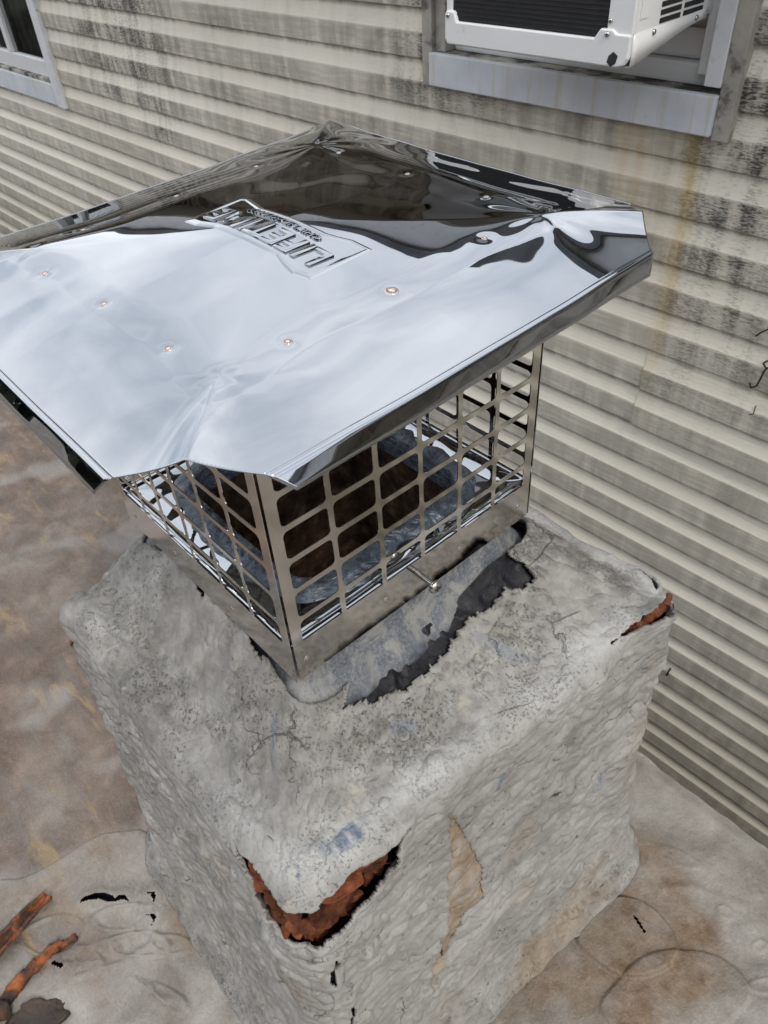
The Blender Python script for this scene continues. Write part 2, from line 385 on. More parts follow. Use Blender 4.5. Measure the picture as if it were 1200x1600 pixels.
MS = dict(
    siding=m_siding(), coat=m_coat(), roof=m_roof(), brick=m_brick(), tar=m_tar(), collar=m_collar(), sealant=m_sealant(), soot=m_soot(),
    lid=m_steel('mirror_steel_lid', (0.375, 0.390, 0.412), 0.012, 0.018), steel=m_steel('stainless_steel', (0.60, 0.565, 0.52), 0.07, 0.13), weld=m_rustspot(), shard=m_shard(),
    screw=m_steel('screw_steel', (0.50, 0.48, 0.45), 0.22, 0.1),
    white=m_plain('white_enamel', (0.70, 0.70, 0.70), 0.32, var=0.03, scale=12, dirt=(0.48, 0.42, 0.32), dirtscale=14, dirtlo=0.60, dirthi=0.80),
    trim=m_plain('weathered_white_trim', (0.64, 0.65, 0.66), 0.5, var=0.10, scale=14, dirt=(0.30, 0.28, 0.24), dirtscale=30, dirtlo=0.56, dirthi=0.82, bump=0.2),
    jchan=m_plain('grimy_beige_trim', (0.37, 0.345, 0.30), 0.6, var=0.16, scale=22, dirt=(0.09, 0.085, 0.075), dirtscale=24, dirtlo=0.50, dirthi=0.70, bump=0.25),
    sill=m_plain('mouldy_sill', (0.40, 0.38, 0.33), 0.7, var=0.3, scale=16, dirt=(0.035, 0.033, 0.03), dirtscale=13, dirtlo=0.40, dirthi=0.60, bump=0.4),
    dark=m_plain('condenser_black', (0.018, 0.018, 0.019), 0.6, var=0.3, scale=60),
    fin=m_plain('condenser_fin', (0.030, 0.030, 0.031), 0.45, metal=0.3, var=0.3, scale=40),
    black=m_plain('black_plastic', (0.012, 0.012, 0.012), 0.6),
    wood=m_plain('sheathing', (0.22, 0.19, 0.15), 0.8, var=0.2), ground=m_plain('alley_concrete', (0.20, 0.19, 0.175), 0.9, var=0.25, scale=3, bump=0.4, bd=0.01, dirt=(0.06, 0.055, 0.05), dirtscale=2),
    shingle=m_plain('slate_grey_shingle', (0.25, 0.265, 0.29), 0.9, var=0.3, scale=9, bump=0.5, bd=0.006), soffit=m_plain('soffit_paint', (0.40, 0.385, 0.35), 0.7, var=0.08),
    curtain=m_plain('brown_curtain', (0.065, 0.052, 0.045), 0.9, var=0.5, scale=9), added_leafy=m_plain('added_foliage', (0.020, 0.024, 0.015), 0.8, var=0.4, scale=3),
    charred=m_plain('charred_flake', (0.034, 0.020, 0.011), 0.6, var=0.6, scale=30, bump=0.7, bd=0.003, dirt=(0.02, 0.018, 0.016), dirtscale=40),
    pale=m_plain('pale_plastic', (0.58, 0.66, 0.76), 0.4, var=0.08, scale=60), wire=m_plain('rusted_wire', (0.035, 0.028, 0.024), 0.55, metal=0.5, var=0.3, scale=200),
    crumb=m_brick(),
)
def m_glass():
    M = Mat('window_glass', 0.03, spec=0.6); M.b.inputs['Transmission Weight'].default_value = 1.0; M.b.inputs['IOR'].default_value = 1.45
    return M.done((0.85, 0.9, 0.9))
MS['glass'] = m_glass()
def m_apron():
    M = Mat('stained_apron', 0.5, spec=0.4); p = M.pos
    drip = M.noise(M.map(p, (34, 34, 2.5)), 1.0, 5, 0.65, 0.3); bl = M.noise(p, 9, 5, 0.6); sp_ = M.noise(p, 160, 3, 0.6)
    c = M.ramp(bl, (0.3, (0.52, 0.55, 0.60)), (0.7, (0.66, 0.68, 0.71)))
    c = M.mix(M.mul(M.step(drip, 0.50, 0.72), 0.55), c, (0.50, 0.43, 0.31))
    c = M.mix(M.mul(M.step(drip, 0.40, 0.24), 0.50), c, (0.33, 0.33, 0.34))
    c = M.mix(M.mul(M.step(sp_, 0.66, 0.74), M.step(bl, 0.5, 0.65), 0.7), c, (0.08, 0.075, 0.065))
    return M.done(c, None, M.bump(sp_, 0.2, 0.001))
MS['apron'] = m_apron()

# ================================================================== ground, added trees out of view
g = gridmesh('ground', np.stack(np.meshgrid(np.linspace(-900, 900, 31), np.linspace(-900, 900, 31)), -1).reshape(31, 31, 2) @ np.array([[1, 0, 0], [0, 1, 0]]) + np.array([0, 0, -4.2]))
tag(obj('ground', g, MS['ground']), kind='structure')
rnd = random.Random(3)
bm = bmesh.new()
for k in range(9000):
    a = rnd.uniform(math.radians(140), math.radians(400)); nearb = math.radians(222) < a < math.radians(325); r = rnd.uniform(7.5, 11) if nearb else rnd.uniform(17, 25)  # near arc added tall and close to block sky light behind the camera
    if nearb and rnd.random() < 0.35: continue
    top = (3.4 if nearb else 1.2) + 2.4*mnoise.noise((math.cos(a)*3, math.sin(a)*3, 0.5)) + 1.0*mnoise.noise((math.cos(a)*11, math.sin(a)*11, 2.5))
    if math.sin(a)*r > -1 and math.cos(a)*r > -9: continue
    c = Vector((r*math.cos(a), r*math.sin(a), -4.2 + (top+4.2)*rnd.random()**0.6)); s = rnd.uniform(0.25, 0.6)
    ax = Euler((rnd.uniform(0, 6), rnd.uniform(0, 6), rnd.uniform(0, 6))).to_matrix()
    bm.faces.new([bm.verts.new(c + ax @ Vector(q)*s) for q in ((-1, -.5, 0), (0.2, -0.8, 0.2), (1, 0.1, 0), (0.1, 0.9, 0.15))])
tag(obj('added_trees', bm, MS['added_leafy']), 'unseen trees added to shade the chimney and darken the steel rim', 'trees', kind='stuff')

# ================================================================== own flat roof
ROOF_Z = -0.742
xs = np.concatenate([np.linspace(-7.0, -2.2, 24)[:-1], np.linspace(-2.2, -0.50, 150)[:-1], np.linspace(-0.50, 0.05, 260)[:-1], np.linspace(0.05, 0.25, 30)[:-1], np.linspace(0.25, 0.68, 190)[:-1], np.linspace(0.68, 5, 24)])
ys = np.concatenate([np.linspace(-3.6, -0.70, 22)[:-1], np.linspace(-0.70, -0.24, 210)[:-1], np.linspace(-0.24, -0.06, 40)[:-1], np.linspace(-0.06, 0.457, 220)])
X, Y = np.meshgrid(xs, ys)
Z0 = np.zeros_like(X); P3 = np.stack([X, Y, Z0], -1)
Zr = 0.004*fbm(P3*3.0, 4) + 0.0016*fbm(P3*np.array([14, 20, 1.]), 3)
wx = X + 0.012*perlin(P3*9); wy = Y + 0.012*perlin(P3*9+5)
def patch_step(poly, h, soft=0.004):
    return h*sstep(soft, -soft, polydist(wx, wy, poly))
def ridge(pts, h, w): return h*np.exp(-(linedist(wx, wy, pts)/w)**2)
big_patch = [(-0.42, -0.60), (-0.36, -0.50), (-0.335, -0.42), (-0.325, -0.36), (-0.29, -0.31), (-0.22, -0.29), (-0.10, -0.29), (0.3, -0.32), (0.3, -0.8), (-0.42, -0.8)]
Zr += patch_step(big_patch, 0.0045, 0.0015)
def loop_ridge(cx, cy, rx, ry, an, h, w):
    dx = wx-cx; dy = wy-cy; u = (dx*math.cos(an)+dy*math.sin(an))/rx; v = (-dx*math.sin(an)+dy*math.cos(an))/ry; r = np.hypot(u, v)
    return h*np.exp(-((r-1)*min(rx, ry)/w)**2) + h*0.5*sstep(1.1, 0.5, r)
for a_ in [(-0.17, -0.40, 0.050, 0.018, 0.9, 0.0045, 0.003), (-0.115, -0.405, 0.045, 0.020, 0.75, 0.004, 0.003), (-0.08, -0.37, 0.03, 0.014, 0.6, 0.0035, 0.003), (-0.155, -0.47, 0.028, 0.012, 0.3, 0.003, 0.0025), (-0.015, -0.41, 0.030, 0.009, 0.4, 0.0035, 0.0025), (-0.23, -0.50, 0.055, 0.028, 0.8, 0.003, 0.003), (0.42, 0.33, 0.03, 0.012, 0.4, 0.002, 0.003), (0.52, 0.31, 0.012, 0.008, 0.4, 0.0025, 0.002), (0.58, 0.30, 0.010, 0.007, 1.0, 0.0025, 0.002), (0.61, 0.25, 0.022, 0.010, 0.9, 0.003, 0.002), (0.55, 0.37, 0.010, 0.006, 0.2, 0.002, 0.002)]:
    Zr += loop_ridge(*a_)
Zr += ridge([(-0.52, -0.70), (-0.505, -0.478), (-0.488, -0.232), (-0.50, 0.1), (-0.52, 0.46)], 0.005, 0.010)
Zr += ridge([(-0.78, -0.7), (-0.80, -0.3), (-0.84, 0.46)], 0.004, 0.012)
Zr += ridge([(-0.20, -0.52), (-0.165, -0.455), (-0.14, -0.40), (-0.175, -0.36)], 0.005, 0.006)
Zr += ridge([(-0.14, -0.50), (-0.11, -0.44), (-0.10, -0.39), (-0.13, -0.345)], 0.004, 0.006)
Zr += ridge([(-0.075, -0.445), (-0.02, -0.42), (0.005, -0.398)], 0.005, 0.008)
Zr += ridge([(-0.26, -0.555), (-0.18, -0.51), (-0.135, -0.46)], 0.003, 0.005)
def chaikin(p, n=3):
    for _ in range(n): p = [q for a, b in zip(p, p[1:]+p[:1]) for q in ((0.75*a[0]+0.25*b[0], 0.75*a[1]+0.25*b[1]), (0.25*a[0]+0.75*b[0], 0.25*a[1]+0.75*b[1]))]
    return p
flap = chaikin([(0.36, 0.10), (0.37, 0.19), (0.42, 0.235), (0.49, 0.215), (0.505, 0.165), (0.47, 0.115), (0.42, 0.095)])
flap2 = chaikin([(0.44, 0.06), (0.47, 0.17), (0.54, 0.25), (0.61, 0.235), (0.60, 0.15), (0.55, 0.08), (0.49, 0.04)])
Zr += patch_step(flap, 0.0075, 0.0018) + patch_step(flap2, 0.005, 0.0022)
Zr += ridge([(0.43, 0.27), (0.46, 0.30), (0.53, 0.335)], 0.003, 0.008)
for (bx_, by_, br, bh) in [(0.56, 0.30, 0.02, 0.004), (0.60, 0.27, 0.014, 0.003), (0.53, 0.36, 0.012, 0.003), (0.40, 0.36, 0.016, 0.003), (0.62, 0.215, 0.02, 0.003), (-0.30, -0.40, 0.05, 0.006), (-0.18, -0.43, 0.03, 0.006), (-0.09, -0.42, 0.025, 0.005)]:
    Zr += bh*np.exp(-(((wx-bx_)**2+(wy-by_)**2)/br**2)**1.5)
cracks = [[(-0.243, -0.447), (-0.246, -0.436), (-0.240, -0.422), (-0.228, -0.407), (-0.214, -0.400), (-0.206, -0.398), (-0.204, -0.389), (-0.196, -0.382), (-0.184, -0.384), (-0.194, -0.389), (-0.199, -0.400), (-0.210, -0.411), (-0.224, -0.418), (-0.236, -0.432)],
          [(-0.180, -0.360), (-0.166, -0.344), (-0.158, -0.346), (-0.150, -0.357), (-0.158, -0.352), (-0.168, -0.351)],
          [(-0.142, -0.376), (-0.133, -0.362), (-0.126, -0.364), (-0.121, -0.380), (-0.126, -0.371), (-0.134, -0.369)],
          [(0.418, 0.190), (0.446, 0.180), (0.447, 0.184), (0.420, 0.194)],
          [(-0.185, -0.523), (-0.168, -0.513), (-0.170, -0.507), (-0.187, -0.517)]]
cm = np.zeros_like(X, bool); near = 0*X + 1e9
for c_ in cracks:
    d = polydist(X, Y, c_); near = np.minimum(near, d); cm |= d < 0.0
Zr += 0.006*np.exp(-(near/0.012)**2)
edge_y = 0.457 + 0.008*fbm(np.stack([X*9, 0*X, 0*X+3], -1), 3)*sstep(0.36, 0.457, Y)
Yd = np.where(Y > 0.40, Y + (edge_y-0.457)*sstep(0.40, 0.457, Y), Y)
Zr -= 0.006*sstep(0.43, 0.457, Y)
PR = np.stack([X, Yd, ROOF_Z + Zr], -1)
Xc = (X[:-1, :-1]+X[1:, 1:])/2; Yc = (Y[:-1, :-1]+Y[1:, 1:])/2
kc = np.ones(Xc.shape, bool)
for c_ in cracks: kc &= polydist(Xc, Yc, c_) > 0
me = gridmesh('flat_roof', PR, kc)
brown = sstep(-0.12, -0.28, X + 0.10*fbm(P3*4+3, 3))*(0.80+0.20*fbm(P3*3+8, 2))
brown = np.maximum(brown, 0.55*sstep(0.02, -0.10, polydist(X+0.03*perlin(P3*12), Y+0.03*perlin(P3*12+9), [(-0.36, -0.33), (-0.20, -0.27), (-0.16, -0.36), (-0.30, -0.55), (-0.45, -0.7)])))
inp = sstep(0.02, -0.02, polydist(wx, wy, big_patch))
brown *= (1-0.70*inp)
brown = np.where(X > 0.2, 0, brown)
brown = np.maximum(brown, 0.60*sstep(0.05, -0.03, polydist(wx, wy, [(-0.30, -0.57), (-0.20, -0.55), (-0.12, -0.47), (-0.16, -0.42), (-0.24, -0.47)]))*inp)
rs = np.maximum.reduce([0.9*sstep(0.03, -0.02, polydist(X+0.05*perlin(P3*11), Y+0.05*perlin(P3*11+4), [(0.34, 0.30), (0.37, 0.33), (0.44, 0.28), (0.50, 0.27), (0.56, 0.22), (0.57, 0.14), (0.52, 0.06), (0.44, 0.02), (0.38, 0.06), (0.40, 0.16)])),
    0.75*sstep(0.02, -0.01, polydist(X+0.03*perlin(P3*14), Y+0.03*perlin(P3*14+4), [(0.30, -0.12), (0.36, 0.06), (0.40, 0.14), (0.42, 0.12), (0.39, 0.0), (0.34, -0.16)]))])
rs = np.clip(rs*(0.55+0.7*fbm(P3*13, 4)+0.25), 0, 1)
rs = np.maximum(rs, 0.60*inp*sstep(0.1, 0.5, fbm(P3*np.array([6, 9, 1.])+7, 4)))
lightp = sstep(0.15, 0.45, fbm(P3*np.array([5, 4, 1.])+21, 3))*sstep(0.15, 0.5, brown)*0.8
colattr(me, 'stain', np.stack([brown, rs, lightp], -1).reshape(-1, 3))
fr = tag(obj('flat_roof', me, MS['roof']), 'weathered grey and brown flat roof membrane under the chimney', kind='structure')
bm = bx((-7, -3.6, ROOF_Z-0.30), (5, 0.440, ROOF_Z-0.022)); o = obj('roof_deck', bm, MS['tar'], fr)
obj('wall_below_roof', bx((-7, -3.5, -4.2), (5, 0.415, ROOF_Z-0.3004)), MS['wood'], fr)
# ================================================================== neighbouring house: siding, windows, eave
PITCH = 0.1143; ZL0 = 0.139808; WY = 1.25932          # butt edges of the boards lie in y = WY
house = tag(empty('clapboard_house', (0, WY, -4.2)), 'cream vinyl sided house wall with mildew and two windows, behind the chimney', 'house')
EAVE = 0.98
prof = [(0.0088, 0.0015), (0.0015, 0.0), (0.0004, 0.0006), (0.0, 0.002), (0.0004, 0.060), (0.0007, 0.0618), (0.0014, 0.0632), (0.0030, 0.0680), (0.0052, 0.0765), (0.0070, 0.0870), (0.0082, 0.0990), (0.0092, 0.126)]
bm = bmesh.new(); NX = 26; rows = []
for k in range(NX+1):
    x = k/NX; rows.append([bm.verts.new((x, y, z)) for y, z in prof])
for a, b in zip(rows[:-1], rows[1:]):
    for q in range(len(prof)-1): bm.faces.new((a[q], b[q], b[q+1], a[q+1]))
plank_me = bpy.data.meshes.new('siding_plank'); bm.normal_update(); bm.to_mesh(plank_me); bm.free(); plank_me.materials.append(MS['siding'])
plank_me.polygons.foreach_set('use_smooth', [False]*len(plank_me.polygons))
WIN = [(-1.040, -0.198, 0.098, 0.86), (-4.34, -3.466, -0.302, 0.64)]
rnd = random.Random(11)
kmin = int(math.floor((ZL0-EAVE)/PITCH)); kmax = int((ZL0+4.2)/PITCH)
for k in range(kmin, kmax+1):
    zb = ZL0-k*PITCH
    if zb < -4.19 or zb > EAVE: continue
    j = {6: -0.285, 7: -0.290}.get(k, 0.75+0.25*rnd.random())
    cuts = [-7.5, j-5.6+0.4*rnd.random(), j, 4.5] if k not in (6, 7) else [-7.5, j-4.9, j, 4.5]
    for a, b in zip(cuts[:-1], cuts[1:]):
        segs = [(a-(0.0 if a <= -7.4 else 0.0), b+(0.02 if b < 4.4 else 0))]
        for (x0, x1, z0, z1) in WIN:
            if zb+PITCH*0.9 > z0+0.004 and zb < z1:
                if zb < z0-0.02: continue
                ns = []
                for (s0, s1) in segs:
                    if s1 <= x0 or s0 >= x1: ns.append((s0, s1)); continue
                    if s0 < x0: ns.append((s0, x0+0.01))
                    if s1 > x1: ns.append((x1-0.01, s1))
                segs = ns
        for (s0, s1) in segs:
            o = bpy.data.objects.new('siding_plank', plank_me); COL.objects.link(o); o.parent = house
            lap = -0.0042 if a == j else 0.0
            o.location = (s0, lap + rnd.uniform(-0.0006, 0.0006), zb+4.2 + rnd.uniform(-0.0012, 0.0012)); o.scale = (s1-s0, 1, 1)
            o.rotation_euler = (0, rnd.uniform(-0.0006, 0.0006), 0)
            if a == j:
                end = bx((s0-0.0005, lap-0.0002, zb+4.2+0.001), (s0+0.0010, lap+0.008, zb+4.2+0.0615)); 
                obj('plank_end', end, MS['siding'], house)
def hb(name, lo, hi, mat, parent=house, bev=0.0, seg=2):
    """box given in world coordinates, child of the house or of a window"""
    bm = bx(lo, hi, bev, seg); off = Vector((0, WY, -4.2)) if parent is house else Vector(parent['o'])
    bmesh.ops.translate(bm, verts=bm.verts, vec=-off)
    return obj(name, bm, mat, parent)
Y0 = WY
# sheathing pieces behind the boards, leaving the two openings
for (a, b, c, d) in [(-7.5, 4.5, -4.2, -0.300), (-7.5, -4.33, -0.300, EAVE), (-3.47, 4.5, -0.300, 0.10), (-4.33, -3.47, 0.64, EAVE), (-3.47, -1.03, 0.10, EAVE), (-0.21, 4.5, 0.10, EAVE), (-1.03, -0.21, 0.86, EAVE)]:
    hb('sheathing', (a+0.0005, Y0+0.020, c), (b-0.0005, Y0+0.12, d-0.0008), MS['wood'])
hb('soffit', (-7.8, Y0-0.24, EAVE), (4.8, Y0+0.15, EAVE+0.02), MS['soffit'])
hb('fascia_board', (-7.8, Y0-0.265, EAVE-0.03), (4.8, Y0-0.241, EAVE+0.12), MS['trim'])
bm = bmesh.new()
vs = [bm.verts.new(q) for q in ((-7.9, -0.29, EAVE+0.12+4.2), (4.9, -0.29, EAVE+0.12+4.2), (4.9, 3.2, EAVE+1.5+4.2), (-7.9, 3.2, EAVE+1.5+4.2))]; bm.faces.new(vs)
solid(obj('shingle_roof', bm, MS['shingle'], house), 0.03)
def window(x0, x1, z0, z1, mid, ac):
    w = bpy.data.objects.new('window', None); COL.objects.link(w); w.parent = house; w['o'] = ((x0+x1)/2, WY, z0)
    w.location = ((x0+x1)/2, 0, z0+4.2); w.empty_display_size = 0.05
    return w
# --- window with the air conditioner
w1 = window(-1.045, -0.195, 0.085, 1.02, None, True)
for nm, lo, hi, m in [
    ('side_channel', (-1.056, Y0-0.016, 0.085), (-1.020, Y0+0.02, 0.90), 'jchan'), ('side_channel', (-0.229, Y0-0.020, 0.082), (-0.194, Y0+0.02, 0.90), 'jchan'),
    ('sill_apron', (-1.0195, Y0-0.030, 0.090), (-0.2295, Y0-0.012, 0.165), 'apron'), ('sill', (-1.0195, Y0-0.0115, 0.120), (-0.2295, Y0+0.10, 0.164), 'sill'),
    ('casing', (-1.0195, Y0-0.004, 0.1645), (-0.985, Y0+0.10, 0.86), 'jchan'), ('casing', (-0.266, Y0-0.022, 0.178), (-0.2295, Y0+0.10, 0.86), 'trim'),
    ('jamb', (-0.300, Y0+0.01, 0.190), (-0.2665, Y0+0.10, 0.86), 'white'), ('head_casing', (-1.0195, Y0-0.02, 0.825), (-0.2295, Y0+0.1, 0.90), 'trim')]:
    hb(nm, lo, hi, MS[m], w1, 0.003)
hb('frame_rail', (-0.984, Y0+0.030, 0.1645), (-0.267, Y0+0.105, 0.205), MS['white'], w1, 0.006)
hb('frame_rail', (-0.984, Y0+0.052, 0.2055), (-0.301, Y0+0.110, 0.262), MS['white'], w1, 0.008)
hb('sash', (-0.984, Y0+0.03, 0.70), (-0.301, Y0+0.07, 0.74), MS['white'], w1, 0.004)
hb('pane', (-0.984, Y0+0.045, 0.74), (-0.301, Y0+0.051, 0.825), MS['glass'], w1)
hb('filler_panel', (-0.984, Y0+0.06, 0.2625), (-0.301, Y0+0.075, 0.7), MS['soffit'], w1)
hb('room_lining', (-0.984, Y0+0.13, 0.1645), (-0.301, Y0+0.16, 0.825), MS['soffit'], w1)
# --- left window
w2 = window(-4.345, -3.461, -0.31, 0.66, None, False)
hb('casing', (-3.535, Y0-0.018, -0.312), (-3.461, Y0+0.10, 0.66), MS['trim'], w2, 0.004)
hb('casing', (-4.345, Y0-0.018, -0.312), (-4.271, Y0+0.10, 0.66), MS['trim'], w2, 0.004)
hb('sill_apron', (-4.2705, Y0-0.014, -0.308), (-3.5355, Y0+0.05, -0.215), MS['apron'], w2, 0.004)
hb('sill', (-4.2705, Y0-0.006, -0.2145), (-3.5355, Y0+0.10, -0.198), MS['sill'], w2, 0.003)
hb('head_casing', (-4.2705, Y0-0.018, 0.60), (-3.5355, Y0+0.1, 0.66), MS['trim'], w2, 0.004)
hb('sash', (-4.2705, Y0+0.010, -0.1975), (-3.5355, Y0+0.045, -0.125), MS['white'], w2, 0.005)
hb('sash', (-3.60, Y0+0.012, -0.1245), (-3.5355, Y0+0.045, 0.60), MS['white'], w2, 0.004)
hb('mullion', (-4.02, Y0+0.008, -0.1245), (-3.975, Y0+0.045, 0.60), MS['white'], w2, 0.004)
hb('pane', (-3.9745, Y0+0.025, -0.1245), (-3.6005, Y0+0.030, 0.60), MS['glass'], w2)
hb('pane', (-4.2705, Y0+0.025, -0.1245), (-4.0205, Y0+0.030, 0.60), MS['glass'], w2)
cu = []
for i in range(61):
    x = -4.27+0.735*i/60; cu.append([(x-w2['o'][0], 0.075+0.012*math.sin(i*0.9)+0.006*math.sin(i*2.3), z) for z in (0.18, 0.95)])
obj('curtain', gridmesh('curtain', np.array(cu)), MS['curtain'], w2)
hb('room_lining', (-4.27, Y0+0.13, -0.19), (-3.536, Y0+0.16, 0.60), MS['black'], w2)

# ================================================================== air conditioner (its rear faces the roof)
AX0, AX1, AF, AZ = -0.735, -0.293, WY-0.266, 0.250
ac = tag(empty('air_conditioner', ((AX0+AX1)/2, AF, AZ)), 'white window air conditioner with dark condenser face, jutting over the sill', 'air conditioner')
def ab(name, lo, hi, mat, bev=0.0, seg=3, parent=ac):
    bm = bx(lo, hi, bev, seg); bmesh.ops.translate(bm, verts=bm.verts, vec=-Vector(ac.location)); return obj(name, bm, mat, parent, False)
ab('cabinet', (AX0+0.002, AF+0.012, AZ+0.045), (AX1-0.001, AF+0.42, AZ+0.36), MS['white'], 0.006)
co = ab('condenser', (AX0+0.016, AF+0.004, AZ+0.03), (AX1-0.052, AF+0.013, AZ+0.345), MS['dark'])
bm = bmesh.new()
for i in range(38):
    z = AZ+0.045+i*0.0078; box(bm, (AX0+0.018, AF+0.0015, z), (AX1-0.054, AF+0.0042, z+0.0014))
bmesh.ops.translate(bm, verts=bm.verts, vec=-Vector(ac.location)); obj('condenser_fins', bm, MS['fin'], co)
ab('corner_post', (AX1-0.0515, AF-0.001, AZ+0.050), (AX1+0.001, AF+0.0115, AZ+0.36), MS['white'], 0.003)
ab('corner_post', (AX0, AF-0.001, AZ+0.050), (AX0+0.0155, AF+0.0115, AZ+0.36), MS['white'], 0.003)
# base tray: lip with raised ends, extruded; the right end sweeps up towards the wall
def tray():
    bm = bmesh.new(); Wd = AX1-AX0
    f = [(0.006, 0.0), (Wd-0.02, 0.0), (Wd-0.006, 0.004), (Wd+0.001, 0.016), (Wd+0.001, 0.052), (Wd-0.028, 0.052), (Wd-0.036, 0.058), (Wd-0.062, 0.058), (Wd-0.074, 0.042), (0.032, 0.042), (0.024, 0.060), (0.004, 0.060), (-0.001, 0.054), (-0.001, 0.010)]
    vs = [bm.verts.new((x-Wd/2, -0.006, z)) for x, z in f]; fc = bm.faces.new(vs)
    r = bmesh.ops.extrude_face_region(bm, geom=[fc]); ev = [v for v in r['geom'] if isinstance(v, bmesh.types.BMVert)]
    bmesh.ops.translate(bm, verts=ev, vec=(0, 0.012, 0))
    bmesh.ops.recalc_face_normals(bm, faces=bm.faces)
    return bm
tr = obj('base_tray', tray(), MS['white'], ac); mb = tr.modifiers.new('b', 'BEVEL'); mb.width = 0.003; mb.segments = 3
bm = bmesh.new()                                     # side of the tray, lower edge sweeping up
Wd = AX1-AX0; side = []
for k in range(15):
    u = k/14; side.append((0.0065+0.25*u, 0.010*min(1, u*4) + 0.030*sstep(0.10, 0.95, u), 0.052+0.006*u))
for sgn in (1, -1):
    a = [(bm.verts.new((sgn*Wd/2 + sgn*0.0006, y, lo)), bm.verts.new((sgn*Wd/2 + sgn*0.0006, y, hi)), bm.verts.new((sgn*(Wd/2-0.03), y, lo-0.003))) for y, lo, hi in side]
    for p0, p1 in zip(a[:-1], a[1:]):
        bm.faces.new((p0[0], p1[0], p1[1], p0[1])); bm.faces.new((p0[2], p1[2], p1[0], p0[0]))
a = [(bm.verts.new((-(Wd/2-0.03), y, lo-0.003)), bm.verts.new((Wd/2-0.03, y, lo-0.003))) for y, lo, hi in side]
for p0, p1 in zip(a[:-1], a[1:]): bm.faces.new((p0[0], p1[0], p1[1], p0[1]))
bmesh.ops.remove_doubles(bm, verts=bm.verts, dist=1e-5); bmesh.ops.recalc_face_normals(bm, faces=bm.faces)
solid(obj('tray_side', bm, MS['white'], ac, True), 0.0012)
for r_ in range(9):                                   # side louvres
    for c_ in range(2):
        y0 = AF+0.087+c_*0.080; z0 = AZ+0.0560+r_*0.0126
        lo = ab('louvre', (AX1-0.0025, y0, z0), (AX1+0.0004, y0+0.069, z0+0.0086), MS['black'], 0.001, 2)
ab('side_recess', (AX1-0.001, AF+0.020, AZ+0.072), (AX1+0.0008, AF+0.044, AZ+0.34), MS['white'], 0.0008)
def screw(name, loc, r, parent, mat, axis=(0, -1, 0)):
    bm = bmesh.new(); lathe(bm, [(r, 0), (r, r*0.25), (r*0.75, r*0.6), (r*0.25, r*0.72)], 14)
    q = Vector(axis).to_track_quat('Z', 'Y').to_matrix().to_4x4(); bmesh.ops.transform(bm, matrix=q, verts=bm.verts)
    return obj(name, bm, mat, parent, True, Vector(loc)-Vector(parent.location))
for (sx, sz) in [(AX0+0.009, 0.052), (AX0+0.008, 0.105), (AX1-0.046, 0.0505), (AX1-0.046, 0.070)]:
    screw('screw', (sx, AF-0.007 if sz < 0.062 else AF-0.001, AZ+sz), 0.0045, ac, MS['screw'])
screw('screw', (AX1+0.001, AF+0.070, AZ+0.046), 0.005, ac, MS['screw'], (1, 0, 0)); screw('screw', (AX1+0.001, AF+0.215, AZ+0.047), 0.005, ac, MS['screw'], (1, 0, 0))
bm = bmesh.new(); tube(bm, [(AX1-0.036, AF-0.0063, AZ+0.004), (AX1-0.030, AF-0.0068, AZ+0.012), (AX1-0.024, AF-0.0066, AZ+0.022)], [0.006, 0.010, 0.006], 10)
for v in bm.verts: v.co.y = AF-0.0064 + (v.co.y-AF+0.0064)*0.06
bmesh.ops.translate(bm, verts=bm.verts, vec=-Vector(ac.location)); obj('paint_chip', bm, MS['dark'], ac)
# small wire hooks left on the siding
def hook(pts, label, r=0.0016):
    c = Vector(pts[0]); bm = bmesh.new(); P_ = [Vector(p)-c for p in pts]
    Q = []
    for a, b in zip(P_[:-1], P_[1:]): Q += [a.lerp(b, t) for t in (0, 0.25, 0.5, 0.75)]
    tube(bm, Q+[P_[-1]], r, 7); tag(obj('wire_hook', bm, MS['wire'], None, True, c), label, 'hook', 'wire hooks on the siding')
hook([(0.006, WY+0.010, -0.352), (0.0, WY-0.004, -0.357), (0.010, WY-0.006, -0.366), (0.014, WY-0.006, -0.362), (0.008, WY-0.006, -0.372), (0.004, WY-0.006, -0.400), (0.001, WY-0.005, -0.416), (-0.010, WY-0.006, -0.426), (-0.016, WY-0.004, -0.416)], 'rusty S shaped wire hook on siding right of the plank joints', 0.0022)
hook([(-0.020, WY+0.012, -0.270), (-0.010, WY-0.006, -0.274), (-0.022, WY-0.008, -0.285), (-0.032, WY-0.008, -0.298)], 'short curved wire end on siding above the S shaped hook', 0.0020)
hook([(0.004, WY+0.006, -1.495), (0.003, WY-0.004, -1.505), (0.003, WY-0.004, -1.520), (0.0, WY-0.003, -1.528)], 'short dark nail stub low on the siding beside the chimney', 0.0030)
hook([(0.012, WY+0.004, -0.470), (0.012, WY-0.003, -0.472), (0.013, WY-0.003, -0.490), (0.003, WY-0.003, -0.497)], 'thin bent staple on siding below the S shaped hook', 0.0012)

